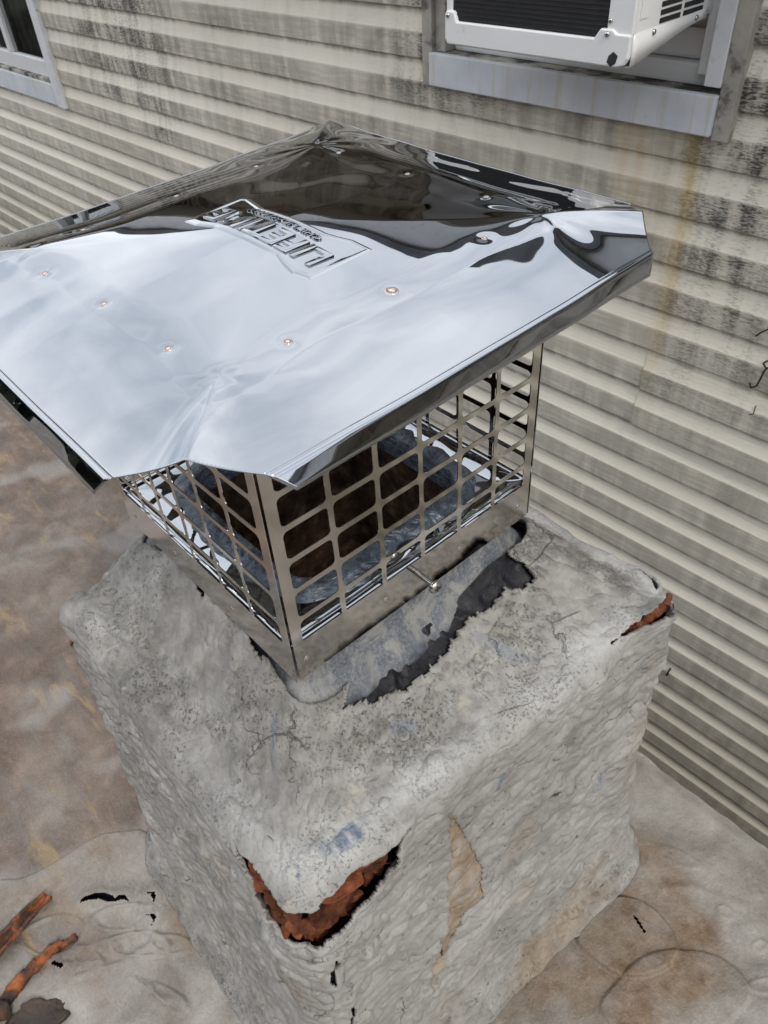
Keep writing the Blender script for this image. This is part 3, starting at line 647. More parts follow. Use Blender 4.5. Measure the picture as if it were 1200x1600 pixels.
# ---- chimney surface: (s, t) -> point ; s runs round the four sides, t from flue collar out over the rim and down
CN = [(0.268, -0.288), (0.322, 0.262), (-0.186, 0.276), (-0.222, -0.268)]   # outer corners, counter-clockwise from the near one
CT = -0.022                                                                # yaw of the flue and cap
def _sq(h):
    c, s = math.cos(CT), math.sin(CT)
    return [(c*x - s*y, s*x + c*y) for x, y in ((h, -h), (h, h), (-h, h), (-h, -h))]
def loop(corners, rad, s):
    """rounded quad; s in [0,4): corner k sits at s=k+0 (arc +-0.08), straight between"""
    s = np.mod(np.asarray(s, float), 4.0); P = np.array(corners)
    out = np.zeros(s.shape + (2,)); nor = np.zeros(s.shape + (2,))
    A = 0.08
    for k in range(4):
        p0, p1, p2, pm = P[k], P[(k+1) % 4], P[(k+2) % 4], P[(k-1) % 4]
        d = (p1-p0)/np.linalg.norm(p1-p0); dp = (p0-pm)/np.linalg.norm(p0-pm); dn = (p2-p1)/np.linalg.norm(p2-p1)
        n = np.array([d[1], -d[0]]); npv = np.array([dp[1], -dp[0]])
        m = (s >= k+A) & (s <= k+1-A)
        u = (s[m]-k-A)/(1-2*A)
        a0 = p0 + d*rad; a1 = p1 - d*rad
        out[m] = a0 + (a1-a0)*u[:, None]; nor[m] = n
        # arc at corner k
        ds = np.mod(s - k + 2, 4) - 2
        m = np.abs(ds) < A
        w = (ds[m]/A + 1)/2
        ang0 = math.atan2(npv[1], npv[0]); ang1 = math.atan2(n[1], n[0])
        dd = (ang1-ang0 + math.pi) % (2*math.pi) - math.pi
        ang = ang0 + dd*w
        nn = np.stack([np.cos(ang), np.sin(ang)], -1)
        t_ = math.tan(abs(dd)/2); cen_r = rad/max(t_, 1e-6)
        cen = p0 + d*rad - n*cen_r
        out[m] = cen + nn*cen_r; nor[m] = nn
    return out, nor
def surf(s, t):
    """t 0..1 crown, 1..1.3 rim, 1.3..2.3 side"""
    s = np.asarray(s, float); t = np.asarray(t, float)
    sl = np.exp(-((np.mod(s+2, 4)-2+0.52)/0.42)**4)
    inn, inn_n = loop(_sq(0.172), 0.03, s); inn = inn - inn_n*(0.013*sl)[..., None]; o, n = loop(CN, 0.034, s)
    RR = 0.019
    e = np.clip(t, 0, 1); o2 = o - n*RR
    xy = inn + (o2-inn)*e[..., None]
    z = -0.042 + (0.036*sl + 0.020*np.exp(-((np.mod(s+2, 4)-2-0.95)/0.32)**4))*(1-e)**2 - 0.058*np.sin(e*math.pi/2)**1.15 + 0.003*np.sin(e*math.pi)
    w = np.clip((t-1)/0.3, 0, 1)*math.pi/2
    xy = xy + n*(RR*np.sin(w))[..., None]; z = z - RR*(1-np.cos(w))
    d = np.clip((t-1.3)/1.0, 0, 1)
    fl = 0.012*d + 0.020*d**2 + 0.030*np.clip((d-0.88)/0.12, 0, 1)**2.0
    xy = xy + n*fl[..., None]; z = z - d*(0.742-0.128)
    return np.concatenate([xy, z[..., None]], -1)
# ================================================================== chimney
chim = tag(empty('chimney', (0.04, 0, ROOF_Z)), 'square chimney thickly coated in lumpy grey sealant, corners torn to brick', 'chimney')
def ch_obj(name, me, mat, **k):
    o = obj(name, me, mat, chim, **k); 
    if 'loc' not in k: o.location = (-0.04, 0, -ROOF_Z)
    return o
def metric(s, t):
    return 0.53*s, np.where(t < 1, 0.11*t, np.where(t < 1.3, 0.11+0.137*(t-1), 0.151+0.614*(t-1.3)))
def mpoly(l): return [tuple(float(v) for v in metric(np.array(a), np.array(b))) for a, b in l]
TEAR_N = mpoly([(-0.172, 1.17), (-0.124, 1.18), (-0.052, 1.20), (0.008, 1.268), (0.056, 1.29), (0.10, 1.255), (0.128, 1.24), (0.165, 1.275), (0.205, 1.30), (0.235, 1.285), (0.262, 1.255), (0.240, 1.305), (0.215, 1.345), (0.168, 1.384), (0.112, 1.424), (0.044, 1.436), (-0.016, 1.432), (-0.078, 1.43), (-0.112, 1.375), (-0.150, 1.27)])
TEAR_R = mpoly([(0.775, 1.10), (0.83, 1.075), (0.885, 1.085), (0.94, 1.10), (1.0, 1.14), (1.035, 1.20), (1.03, 1.27), (0.99, 1.285), (0.95, 1.25), (0.90, 1.21), (0.85, 1.165), (0.80, 1.125)])
HOLE_B = mpoly([(1.045, 1.06), (1.075, 1.045), (1.10, 1.06), (1.13, 1.08), (1.125, 1.13), (1.09, 1.14), (1.06, 1.13)])
TARS = [mpoly(l) for l in ([(0.835, 0.05), (0.87, -0.06), (0.17, -0.06), (0.13, 0.12), (0.256, 0.265), (0.345, 0.315), (0.44, 0.305), (0.50, 0.25), (0.545, 0.20), (0.60, 0.175), (0.64, 0.22), (0.69, 0.23), (0.735, 0.21), (0.775, 0.29), (0.82, 0.25), (0.85, 0.14)],
    [(-0.60, -0.05), (-0.56, -0.05), (-0.515, 0.02), (-0.52, 0.06), (-0.548, 0.05), (-0.57, 0.03)], [(-0.295, -0.05), (-0.20, -0.05), (-0.195, 0.03), (-0.225, 0.06), (-0.262, 0.045)], [(-0.52, -0.05), (-0.40, -0.05), (-0.43, 0.012), (-0.49, 0.012)])]
SLITS = [mpoly(l) for l in ([(0.064, 1.495), (0.072, 1.525), (0.060, 1.555), (0.050, 1.595), (0.040, 1.585), (0.050, 1.53)], [(0.072, 1.745), (0.080, 1.78), (0.066, 1.80), (0.056, 1.83), (0.062, 1.79)], [(0.60, 1.598), (0.63, 1.60), (0.660, 1.615), (0.640, 1.628), (0.612, 1.614)], [(0.300, 1.845), (0.306, 1.85), (0.296, 1.89), (0.288, 1.90)])]
TAN = mpoly([(0.34, 1.356), (0.36, 1.396), (0.396, 1.536), (0.424, 1.648), (0.412, 1.768), (0.364, 1.788), (0.3, 1.944), (0.256, 1.992), (0.288, 1.828), (0.324, 1.732), (0.32, 1.644), (0.335, 1.54)])
sA = np.concatenate([np.linspace(-1.12, -0.20, 300)[:-1], np.linspace(-0.20, 0.30, 260)[:-1], np.linspace(0.30, 1.20, 330)[:-1], np.linspace(1.20, 2.88, 90)[:-1]])
tA = np.concatenate([np.linspace(0, 1, 62)[:-1], np.linspace(1.0, 1.22, 36)[:-1], np.linspace(1.22, 1.48, 92)[:-1], np.linspace(1.48, 2.3, 226)])
S, T = np.meshgrid(sA, tA)
def surfn(S, T):
    B = surf(S, T); e1 = 1e-3
    ds = surf(S+e1, T)-surf(S-e1, T); dt = surf(S, np.minimum(T+e1, 2.3))-surf(S, np.maximum(T-e1, 0))
    n = np.cross(dt, ds); n /= np.linalg.norm(n, axis=-1)[..., None]+1e-12
    up = np.where((T < 1.0)[..., None], np.array([0, 0, 1.0]), 0); f = (n*up).sum(-1); n = np.where((f < 0)[..., None], -n, n)
    o, nn = loop(CN, 0.034, S); f = (n[..., :2]*nn).sum(-1); n = np.where(((T >= 1.0) & (f < -1e-6))[..., None], -n, n)
    return B, n
B, Nn = surfn(S, T); sm, tm = metric(S, T)
side = sstep(1.1, 1.4, T); top = 1-side; rim = np.exp(-((T-1.10)/0.20)**2)
pB = B
lump = fbm(pB*22.0+4, 3, 0.55)
dsp = 0.0062*fbm(pB*9.0, 3)*(0.6+0.5*side) + 0.0034*lump + 0.0016*np.clip(np.abs(fbm(pB*40+11, 3, 0.6)), 0, 1)*top + 0.0014*fbm(pB*90.0, 2)
# rolled, uneven rim of thick coating
dsp += rim*(0.001 + 0.008*fbm(np.stack([sm*11, tm*7, 0*sm], -1), 3))
# trowel and brush strokes: long in s, short in z
wz = tm + 0.012*perlin(np.stack([sm*5, tm*5, 0*sm+2], -1)) + 0.10*sm*np.sign(S)
st = fbm(np.stack([sm*5, wz*44, 0*sm+9], -1), 4, 0.55); st2 = fbm(np.stack([sm*14, wz*130, 0*sm+3], -1), 3, 0.6)
dsp += side*(0.0032*st + 0.0007*st2 + 0.0060*np.clip(1-np.abs(perlin(np.stack([sm*6, wz*20, 0*sm+30], -1))), 0, 1)**9*(0.5+fbm(pB*8+3, 2)) + 0.0034*np.clip(1-np.abs(perlin(np.stack([sm*15, wz*48, 0*sm+60], -1))), 0, 1)**10*(0.5+fbm(pB*14+9, 2)))
dsp += 0.0085*np.clip(fbm(pB*np.array([30, 30, 38.])+31, 3, 0.55)-0.28, 0, 0.6)*(0.5+0.5*side) - 0.0060*np.clip(fbm(pB*24+77, 3, 0.5)-0.42, 0, 0.5)
left = side*sstep(-0.08, -0.15, S)
dsp += left*(0.0035*fbm(np.stack([sm*16, wz*34, 0*sm+50], -1), 4, 0.6))
# drips and curtains near the corner edges
dsp += side*0.005*np.exp(-((T-1.42)/0.06)**2)*np.clip(perlin(np.stack([sm*20, tm*4, 0*sm], -1)), 0, 1)
# blisters and blobs
rb = np.random.RandomState(5)
for k in range(420):
    s0 = rb.uniform(-1.05, 1.15); onside = rb.rand() < 0.45; t0 = rb.uniform(1.35, 2.2) if onside else rb.uniform(0.12, 1.05)
    a0, b0 = metric(np.array(s0), np.array(t0)); r0 = rb.uniform(0.0025, 0.010); h0 = rb.uniform(0.0012, 0.0035)*(1 if rb.rand() < 0.85 else -1)
    d2 = ((sm-a0)/1.0)**2 + ((tm-b0)*(1.0 if onside else 1.15))**2
    m = d2 < (3*r0)**2
    dsp[m] += h0*np.exp(-(d2[m]/r0**2)**1.6)
for (s0, t0, r0, h0) in [(0.78, 0.40, 0.010, 0.007), (0.62, 0.55, 0.013, 0.004), (0.30, 0.80, 0.012, 0.005), (-0.62, 0.95, 0.016, 0.005), (-0.75, 0.75, 0.011, 0.004), (-0.20, 0.62, 0.012, 0.005), (-0.24, 0.70, 0.009, 0.005), (0.92, 0.8, 0.014, 0.006)]:
    a0, b0 = metric(np.array(s0), np.array(t0)); d2 = (sm-a0)**2+(tm-b0)**2; dsp += h0*np.exp(-(d2/r0**2)**1.5)
# crown lip piled over the collar
dsp += 0.006*np.exp(-(T/0.10)**2)*fbm(np.stack([sm*14, tm*14, 0*sm+1], -1), 2)
jig = 0.004*perlin(np.stack([sm*60, tm*60, 0*sm], -1)) + 0.002*perlin(np.stack([sm*150, tm*150, 0*sm], -1))
tearN = polydist(sm, tm, TEAR_N)+jig*0.6; tearR = polydist(sm, tm, TEAR_R)+jig*0.8; holeB = polydist(sm, tm, HOLE_B)+jig
tears = np.minimum(np.minimum(tearN, tearR), holeB)
tarD = np.full(S.shape, 1e9)
for t_ in TARS: tarD = np.minimum(tarD, polydist(sm, tm, t_)+jig)
slD = np.full(S.shape, 1e9)
for t_ in SLITS: slD = np.minimum(slD, polydist(sm, tm, t_)+jig*0.25)
tanD = polydist(sm, tm, TAN)+jig*0.4
dsp += 0.0020*np.exp(-(np.abs(tears)/0.008)**2) + 0.0025*np.exp(-(np.abs(tarD)/0.006)**2) + 0.0022*np.exp(-(np.abs(slD)/0.008)**2)
tip = np.exp(-(((sm-0.005)/0.05)**2+((tm-0.150)/0.03)**2)); dsp += 0.000*tip
dsp += np.where(tanD < 0, -0.0012, 0.0022*np.exp(-(tanD/0.005)**2))
PC = B + Nn*dsp[..., None]
PC[..., 2] = np.maximum(PC[..., 2], ROOF_Z-0.004)
cut = (tears < 0) | (tarD < 0) | (slD < 0)
kc = ~(cut[:-1] & cut[1:]); kc = kc & ~(np.roll(cut, -1, 1)[:-1] & np.roll(cut, -1, 1)[1:])
# lip: coating gets a real thickness at the torn edges (solidify inward)
mc = gridmesh('coating', PC, kc, True)
mark = np.zeros(S.shape+(3,))
for (s0, t0, la, lb, an) in [(-0.118, 0.335, 0.018, 0.0045, 1.0), (0.148, 1.03, 0.022, 0.010, 0.15), (0.03, 1.04, 0.007, 0.006, 0), (0.60, 0.52, 0.035, 0.009, 1.0), (0.47, 1.40, 0.016, 0.004, -1.0), (0.50, 1.39, 0.012, 0.0035, -1.0), (0.80, 1.72, 0.02, 0.005, -0.6), (0.55, 1.36, 0.006, 0.004, 0.2), (0.30, 0.55, 0.02, 0.006, 0.4)]:
    a0, b0 = metric(np.array(s0), np.array(t0)); u = (sm-a0)*math.cos(an)+(tm-b0)*math.sin(an); v = -(sm-a0)*math.sin(an)+(tm-b0)*math.cos(an)
    strength = 0.45 if (s0, t0) in ((0.60, 0.52), (0.30, 0.55)) else 1.0
    mark[..., 0] = np.maximum(mark[..., 0], strength*sstep(1.3, 0.7, np.hypot(u/la, v/lb)+4*jig/0.006*0.1))
basew = sstep(2.02, 2.26, T + 0.12*perlin(np.stack([sm*6, tm*3, 0*sm], -1)))*sstep(0.05, 0.5, S)*sstep(1.2, 0.9, S)
mark[..., 1] = np.maximum(sstep(0.002, -0.002, tanD), np.maximum(0.85*basew*sstep(-0.25, 0.45, fbm(np.stack([sm*5, tm*9, 0*sm+90], -1), 4)), 0.30*sstep(0.25, 0.6, fbm(np.stack([sm*9, tm*4, 0*sm+70], -1), 3))*side))
mark[..., 2] = np.clip(np.exp(-((T-1.02)/0.16)**2)*(0.75+0.9*fbm(np.stack([sm*9, tm*9, 0*sm+40], -1), 3)), 0, 1)*sstep(-0.25, 0.05, S+0.15)
colattr(mc, 'marks', mark.reshape(-1, 3))
coat = solid(ch_obj('coating', mc, MS['coat']), 0.0045, -1)
# tar layer just under the coating (absent where the corners are torn open)
s2 = sA[::3]; t2 = tA[::2]; S2, T2 = np.meshgrid(s2, t2); B2, N2 = surfn(S2, T2)
sm2, tm2 = metric(S2, T2); D2 = dsp[::2, ::3]
P2 = B2 + N2*(D2-0.0055 + 0.001*fbm(B2*60, 2))[..., None]
te2 = np.minimum(np.minimum(polydist(sm2, tm2, TEAR_N), polydist(sm2, tm2, TEAR_R)), polydist(sm2, tm2, HOLE_B)+1)
c2 = te2 < 0.006; k2 = ~(c2[:-1] | c2[1:]); k2 &= ~(np.roll(c2, -1, 1)[:-1] | np.roll(c2, -1, 1)[1:])
ch_obj('tar_layer', gridmesh('tar_layer', P2, k2, True), MS['tar'])
# masonry core
s3 = np.linspace(-1.12, 2.88, 120)[:-1]; t3 = np.linspace(0, 2.3, 60); S3, T3 = np.meshgrid(s3, t3); B3, N3 = surfn(S3, T3)
ch_obj('masonry_core', gridmesh('masonry_core', B3 + N3*(-0.034+0.004*fbm(B3*40, 3))[..., None], None, True), MS['brick'])
# broken brick in the torn corners
rnd = random.Random(21)
def bricks(specs, push=0.0075):
    for (s0, t0, dep, sx, sy, sz) in specs:
        b, n = surfn(np.array([[s0]]), np.array([[t0]])); pos = Vector(b[0, 0]) - Vector(n[0, 0])*(dep-push)
        bm = chunk(rnd, (sx, sy, sz), 16)
        bmesh.ops.bevel(bm, geom=bm.edges[:], offset=min(sx, sy, sz)*0.05, segments=1, affect='EDGES')
        al = Vector(n[0, 0]).to_track_quat('Z', 'Y').to_euler()
        o = obj('brick', bm, MS['brick'], chim); o.location = pos-Vector(chim.location); o.rotation_euler = (al.x+rnd.uniform(-.5, .5), al.y+rnd.uniform(-.5, .5), al.z+rnd.uniform(-.6, .6))
sp = [(0.105, 1.345, 0.017, 0.058, 0.042, 0.030), (0.17, 1.325, 0.016, 0.046, 0.026, 0.026), (0.04, 1.36, 0.013, 0.022, 0.026, 0.02), (-0.005, 1.35, 0.010, 0.020, 0.026, 0.018), (-0.02, 1.40, 0.010, 0.018, 0.024, 0.018), (0.02, 1.40, 0.009, 0.020, 0.020, 0.015), (-0.06, 1.36, 0.014, 0.026, 0.040, 0.02), (-0.085, 1.40, 0.010, 0.016, 0.040, 0.014), (-0.10, 1.30, 0.014, 0.026, 0.034, 0.02), (-0.05, 1.30, 0.016, 0.022, 0.030, 0.02), (-0.135, 1.25, 0.014, 0.022, 0.030, 0.018), (0.215, 1.315, 0.016, 0.034, 0.020, 0.02), (0.06, 1.32, 0.018, 0.03, 0.026, 0.02), (-0.03, 1.27, 0.018, 0.024, 0.02, 0.02), (0.06, 1.41, 0.010, 0.022, 0.016, 0.014), (-0.05, 1.425, 0.008, 0.018, 0.018, 0.012), (0.00, 1.42, 0.008, 0.016, 0.014, 0.012)]
sp += [(0.115, 1.385, 0.016, 0.060, 0.044, 0.024), (0.175, 1.350, 0.015, 0.052, 0.024, 0.022), (0.06, 1.405, 0.013, 0.03, 0.026, 0.018), (0.225, 1.315, 0.012, 0.03, 0.014, 0.014)]
for k in range(400):
    s0 = rnd.uniform(-0.17, 0.21); t0 = rnd.uniform(1.18, 1.52); a_, b_ = metric(np.array([s0]), np.array([t0]))
    if polydist(a_, b_, TEAR_N)[0] > (0.022 if t0 > 1.38 else -0.001) or any(abs(s0-q[0])*0.53+abs(t0-q[1])*0.4 < 0.014 for q in sp): continue
    z_ = rnd.uniform(0.013, 0.028); sp.append((s0, t0, rnd.uniform(0.013, 0.019), z_, z_*rnd.uniform(0.6, 1.3), z_*0.7))
bricks(sp)
sp = [(0.965, 1.19, 0.010, 0.030, 0.024, 0.02), (0.915, 1.15, 0.012, 0.030, 0.022, 0.02), (1.0, 1.20, 0.006, 0.026, 0.022, 0.02), (1.01, 1.24, 0.001, 0.022, 0.012, 0.012), (0.87, 1.13, 0.012, 0.026, 0.018, 0.02), (0.94, 1.21, 0.010, 0.024, 0.018, 0.016), (1.02, 1.26, -0.006, 0.014, 0.010, 0.008), (0.83, 1.11, 0.012, 0.022, 0.012, 0.014)]
for k in range(14): sp.append((rnd.uniform(0.82, 1.02), rnd.uniform(1.12, 1.24), rnd.uniform(0.004, 0.013), rnd.uniform(0.007, 0.014), rnd.uniform(0.007, 0.014), rnd.uniform(0.006, 0.01)))
bricks(sp, -0.001)
# flue: coated collar, sooty liner
SS = np.linspace(0, 4, 241)[:-1]
def ring(h, z, rad=0.03, nz=0.0, seed=0):
    p, n = loop(_sq(h), rad, SS); q = np.concatenate([p, np.full((len(SS), 1), z)], 1)
    if nz: q[:, :2] += n*(nz*fbm(np.concatenate([p*25, np.full((len(SS), 1), z*25+seed)], 1), 3))[:, None]
    return q
cp = [(0.146, 0.012), (0.1515, 0.006), (0.153, -0.004), (0.1555, -0.014), (0.159, -0.024), (0.166, -0.034), (0.174, -0.043), (0.182, -0.050), (0.188, -0.057), (0.190, -0.085)]
hh = np.interp(np.linspace(0, 9, 46), range(10), [c[0] for c in cp]); zz = np.interp(np.linspace(0, 9, 46), range(10), [c[1] for c in cp])
ch_obj('flue_collar', gridmesh('flue_collar', np.array([ring(h, z, 0.035, 0.0035) for h, z in zip(hh, zz)]), None, True), MS['collar'])
zz = np.concatenate([np.linspace(0.044, -0.25, 60), np.linspace(-0.27, -0.8, 12)])
ch_obj('flue_tile', gridmesh('flue_tile', np.array([ring(0.110, z, 0.024, 0.0015) for z in zz]+[ring(0.004, -0.8, 0.001)]), None, True), MS['soot'])

# ================================================================== chimney cap
cap = tag(empty('rain_cap', (0, 0, 0), CT), 'shiny stainless steel chimney cap with embossed lid and mesh sides', 'chimney cap')
HX, HY = 0.1617, 0.1664
def cell(bm, x0, x1, z0, z1, hx0, hx1, hz0, hz1, rb_, rt):
    """frame cell with a rounded rectangular opening"""
    n = 4; inner = []; outer = []
    cs = [(hx1, hz0, -math.pi/2, rb_, x1, z0), (hx1, hz1, 0, rt, x1, z1), (hx0, hz1, math.pi/2, rt, x0, z1), (hx0, hz0, math.pi, rb_, x0, z0)]
    for cx, cz, a0, r, ox, oz in cs:
        sx = -1 if cx == hx1 else 1; sz = 1 if cz == hz0 else -1
        ccx, ccz = cx+sx*r, cz+sz*r
        for k in range(n+1):
            a = a0+math.pi/2*k/n; inner.append((ccx+r*math.cos(a), ccz+r*math.sin(a)))
            f = k/n
            if f == 0.5: outer.append((ox, oz))
            else:
                first = f < 0.5
                along_z = (abs(math.cos(a0)) < 0.5) != first      # which outer edge this half of the arc faces
                outer.append((ox, inner[-1][1]) if along_z else (inner[-1][0], oz))
    vi = [bm.verts.new((x, 0, z)) for x, z in inner]; vo = [bm.verts.new((x, 0, z)) for x, z in outer]
    m = len(vi)
    for k in range(m):
        k2 = (k+1) % m
        try: bm.faces.new((vi[k], vo[k], vo[k2], vi[k2]))
        except ValueError: pass
def panel_mesh(half):
    bm = bmesh.new(); nc = 6; bw = 0.0054; m = 0.0115; pw = (2*half-2*m+bw)/nc
    zr = [(0.049, 0.0740)] + [(0.0797+0.0357*k, 0.0797+0.0357*k+0.0300) for k in range(6)]
    xb = [-half] + [-half+m-bw/2+pw*k for k in range(1, nc)] + [half]
    zb = [0.0] + [(a[1]+b[0])/2 for a, b in zip(zr[:-1], zr[1:])] + [0.302]
    for r in range(len(zr)):
        for c in range(nc):
            cell(bm, xb[c], xb[c+1], zb[r], zb[r+1], -half+m+pw*c, -half+m+pw*(c+1)-bw, zr[r][0], zr[r][1], 0.0008 if r == 0 else 0.0050, 0.0050)
    bmesh.ops.remove_doubles(bm, verts=bm.verts, dist=2e-5)
    me = bpy.data.meshes.new('mesh_panel'); bm.normal_update(); bm.to_mesh(me); bm.free(); me.materials.append(MS['steel']); return me
pmx, pmy = panel_mesh(HY-0.0034), panel_mesh(HX-0.0002)
for me_, loc_, rz_ in [(pmx, (HX, 0, 0), math.pi/2), (pmy, (0, -HY, 0), 0), (pmx, (-HX, 0, 0), -math.pi/2), (pmy, (0, HY, 0), math.pi)]:
    o = obj('mesh_panel', me_, None, cap, False, loc_, (0, 0, rz_)); solid(o, 0.0008, -1)
# base plate with square hole, turned in from the band
bpz = np.array([[*(np.concatenate([loop([(HX-.002-e_, -HY+.002+e_), (HX-.002-e_, HY-.002-e_), (-HX+.002+e_, HY-.002-e_), (-HX+.002+e_, -HY+.002+e_)], 0.004, SS)[0], np.full((len(SS), 1), z_)], 1))] for e_, z_ in ((0, 0.0485), (0.0012, 0.0498), (0.0035, 0.0501), (0.0065, 0.0490), (0.012, 0.0473), (0.032, 0.0468), (0.042, 0.0464), (0.050, 0.0462))])
bpz[..., 2] += 0.0009*fbm(np.stack([bpz[..., 0]*18, bpz[..., 1]*18, bpz[..., 2]*0], -1), 2)*np.array([0, .3, .7, 1, 1, 1, 1, 1])[:, None]
obj('base_plate', gridmesh('base_plate', bpz, None, True), MS['lid'], cap)
# ring of silver sealant smeared over the plate edge
NS = 520; SQ = np.linspace(0, 4, NS+1)[:-1]; rr = []
wob = fbm(np.stack([np.cos(SQ*math.pi/2)*2.2, np.sin(SQ*math.pi/2)*2.2, 0*SQ], -1), 3)
def loc_sq(h): return [(h, -h), (h, h), (-h, h), (-h, -h)]
for k in range(34):
    u = k/33; inner = 0.106 + 0.003*wob; outer = 0.142 + 0.020*wob
    p0, n0 = loop(loc_sq(0.106), 0.022, SQ); h = (outer-0.106)*u
    q = p0 + n0*h[:, None]
    z = 0.030 + 0.018*min(1, u*5)**0.7 + 0.0085*math.sin(min(1, u*1.02)*math.pi)**0.8 - 0.0015*u
    zz_ = z + (0.0035*fbm(np.stack([q[:, 0]*34, q[:, 1]*34, 0*SQ], -1), 3) + 0.002*np.abs(fbm(np.stack([q[:, 0]*70, q[:, 1]*70, 0*SQ+4], -1), 2)))*math.sin(u*math.pi)
    rr.append(np.concatenate([q, zz_[:, None]], 1))
obj('sealant', gridmesh('sealant', np.array(rr), None, True), MS['sealant'], cap)
# ---- lid
LX, LY = 0.2475, 0.2577; LZ = 0.3194; LROT = -0.0104; CH = [0.0654, 0.068, 0.0302, 0.062]
def lidh(x, y):
    x = np.asarray(x, float); y = np.asarray(y, float)
    u = np.abs(x)/LX; v = np.abs(y)/LY; mn_ = np.minimum(u, v)
    wd = 0.30 - 0.293*sstep(0.25, 0.68, mn_)
    r = 0.5*(u+v+np.sqrt((u-v)**2+wd**2)) - 0.10*sstep(0.5, 0.0, np.maximum(u, v))
    h = 0.0250 - 0.0115*np.minimum(np.sqrt((r/0.64)**2+0.02)-0.14, 1.0) - 0.0130*np.clip((r-0.60)/0.40, 0, 2)**1.65
    h = h + 0.0075*np.exp(-np.sqrt((u-v)**2+0.00006)/0.11)*sstep(0.60, 0.92, mn_)
    p = np.stack([x, y, 0*x], -1)
    h = h + (0.00038+0.00048*sstep(0.0, 0.12, y))*fbm(p*8.5+2.2, 2) + (0.00003+0.00012*sstep(0.0, 0.10, y+0.1*x))*perlin(p*22+8)
    # stretch dimples where the corner folds stop, tension folds radiating from them
    for sx, sy in ((1, -1), (1, 1), (-1, 1), (-1, -1)):
        cx, cy = sx*0.158, sy*0.163; dx = x-cx; dy = y-cy; d = np.hypot(dx, dy); a = np.arctan2(dy, dx)
        h = h - 0.0006*np.exp(-(d/0.010)**2) + 0.0004*np.exp(-(d/0.026)**2)
        h = h + ((0.00014 if sx > 0 else 0.00028) if sy > 0 else 0.00005)*np.sin(a*(9 if sy > 0 else 7)+sx)*np.exp(-(d/0.085)**2)*(1-np.exp(-(d/0.012)**2))
    h = h + 0.0045*np.exp(-((y-0.195)/0.034)**2)*sstep(0.235, 0.16, np.abs(x))
    for (wx_, wy_) in WELDS:
        d = np.hypot(x-wx_, y-wy_); h = h - 0.00035*np.exp(-(d/0.007)**2)
    return LZ + h + 0.031*y
WELDS = [(0.1553, -0.0088), (0.1544, -0.1054), (0.0949, -0.1666), (-0.0052, -0.1666), (-0.1021, -0.1742), (0.1475, 0.101), (-0.1667, -0.0078), (0.0887, 0.1671), (-0.0119, 0.1635), (-0.118, 0.1631), (-0.1629, -0.1102), (-0.172, 0.0929)]
gx, gy = np.meshgrid(np.linspace(-LX, LX, 300), np.linspace(-LY, LY, 312))
ml = gridmesh('lid', np.stack([gx, gy, lidh(gx, gy)], -1))
bm = bmesh.new(); bm.from_mesh(ml)
CS = [(1, -1), (1, 1), (-1, 1), (-1, -1)]
for (sx, sy), c in zip(CS, CH):
    bmesh.ops.bisect_plane(bm, geom=bm.verts[:]+bm.edges[:]+bm.faces[:], dist=1e-6, plane_co=(sx*LX, sy*(LY-c), 0), plane_no=Vector((sx, sy, 0)).normalized(), clear_outer=True)
for f in bm.faces: f.smooth = True
bm.to_mesh(ml); bm.free()
lid = solid(obj('lid', ml, MS['lid'], cap, False, (-0.0032, -0.0047, 0), (0, 0, LROT)), 0.0007, -1)
TLT = math.radians(28)
for k in range(4):                                     # turned-down rims between the clipped corners
    (ax_, ay_), (bx2, by2) = CS[k], CS[(k+1) % 4]; ca, cb = CH[k], CH[(k+1) % 4]
    if ax_ == bx2: A_ = np.array([ax_*LX, ay_*(LY-ca)]); B_ = np.array([ax_*LX, by2*(LY-cb)]); nrm = np.array([ax_, 0])
    else: A_ = np.array([ax_*(LX-ca), ay_*LY]); B_ = np.array([bx2*(LX-cb), ay_*LY]); nrm = np.array([0, ay_])
    u = np.linspace(0, 1, 120); ln = np.linalg.norm(B_-A_); prof_ = []
    a0, a1, rad_ = math.radians(-6), math.radians(90)-TLT, 0.0040
    for q in range(7):
        a = a0+(a1-a0)*q/6; prof_.append((rad_*(math.sin(a)-math.sin(a0)), rad_*(math.cos(a)-math.cos(a0))))
    for q in range(1, 7):
        prof_.append((prof_[6][0]+math.sin(TLT)*0.0132*q/6, prof_[6][1]-math.cos(TLT)*0.0132*q/6))
    prof_.append((prof_[-1][0]-0.0012, prof_[-1][1]-0.0008))
    rows_ = []
    for (out_, dz_) in prof_:
        mit = 0.0145*min(1, max(0, -dz_)/0.0155)
        uu = mit/ln + u*(1-2*mit/ln)
        q2 = A_ + (B_-A_)*uu[:, None]; e_ = lidh(q2[:, 0], q2[:, 1]); wv = 0.0006*perlin(np.stack([q2[:, 0]*14, q2[:, 1]*14, 0*u+k], -1))*max(0, -dz_)/0.02
        rows_.append(np.concatenate([q2+nrm*(out_+wv[:, None]), (e_+dz_)[:, None]], 1))
    fl_ = solid(obj('rim', gridmesh('rim', np.array(rows_)), MS['lid'], lid), 0.0007, 0)
bm = bmesh.new(); lathe(bm, [(0.0050, -0.0004), (0.0042, 0.0001), (0.0032, 0.0003), (0.0024, 0.0001), (0.0012, -0.0001), (0.0003, -0.0002)], 20)
wme = bpy.data.meshes.new('weld_spot'); bm.normal_update(); bm.to_mesh(wme); bm.free(); wme.materials.append(MS['weld']); wme.polygons.foreach_set('use_smooth', [True]*len(wme.polygons))
def weld(parent, loc_, nrm, sc=1.0):
    o = bpy.data.objects.new('weld_spot', wme); COL.objects.link(o); o.parent = parent; o.location = loc_; o.scale = (sc, sc, sc)
    o.rotation_euler = Vector(nrm).to_track_quat('Z', 'Y').to_euler(); return o
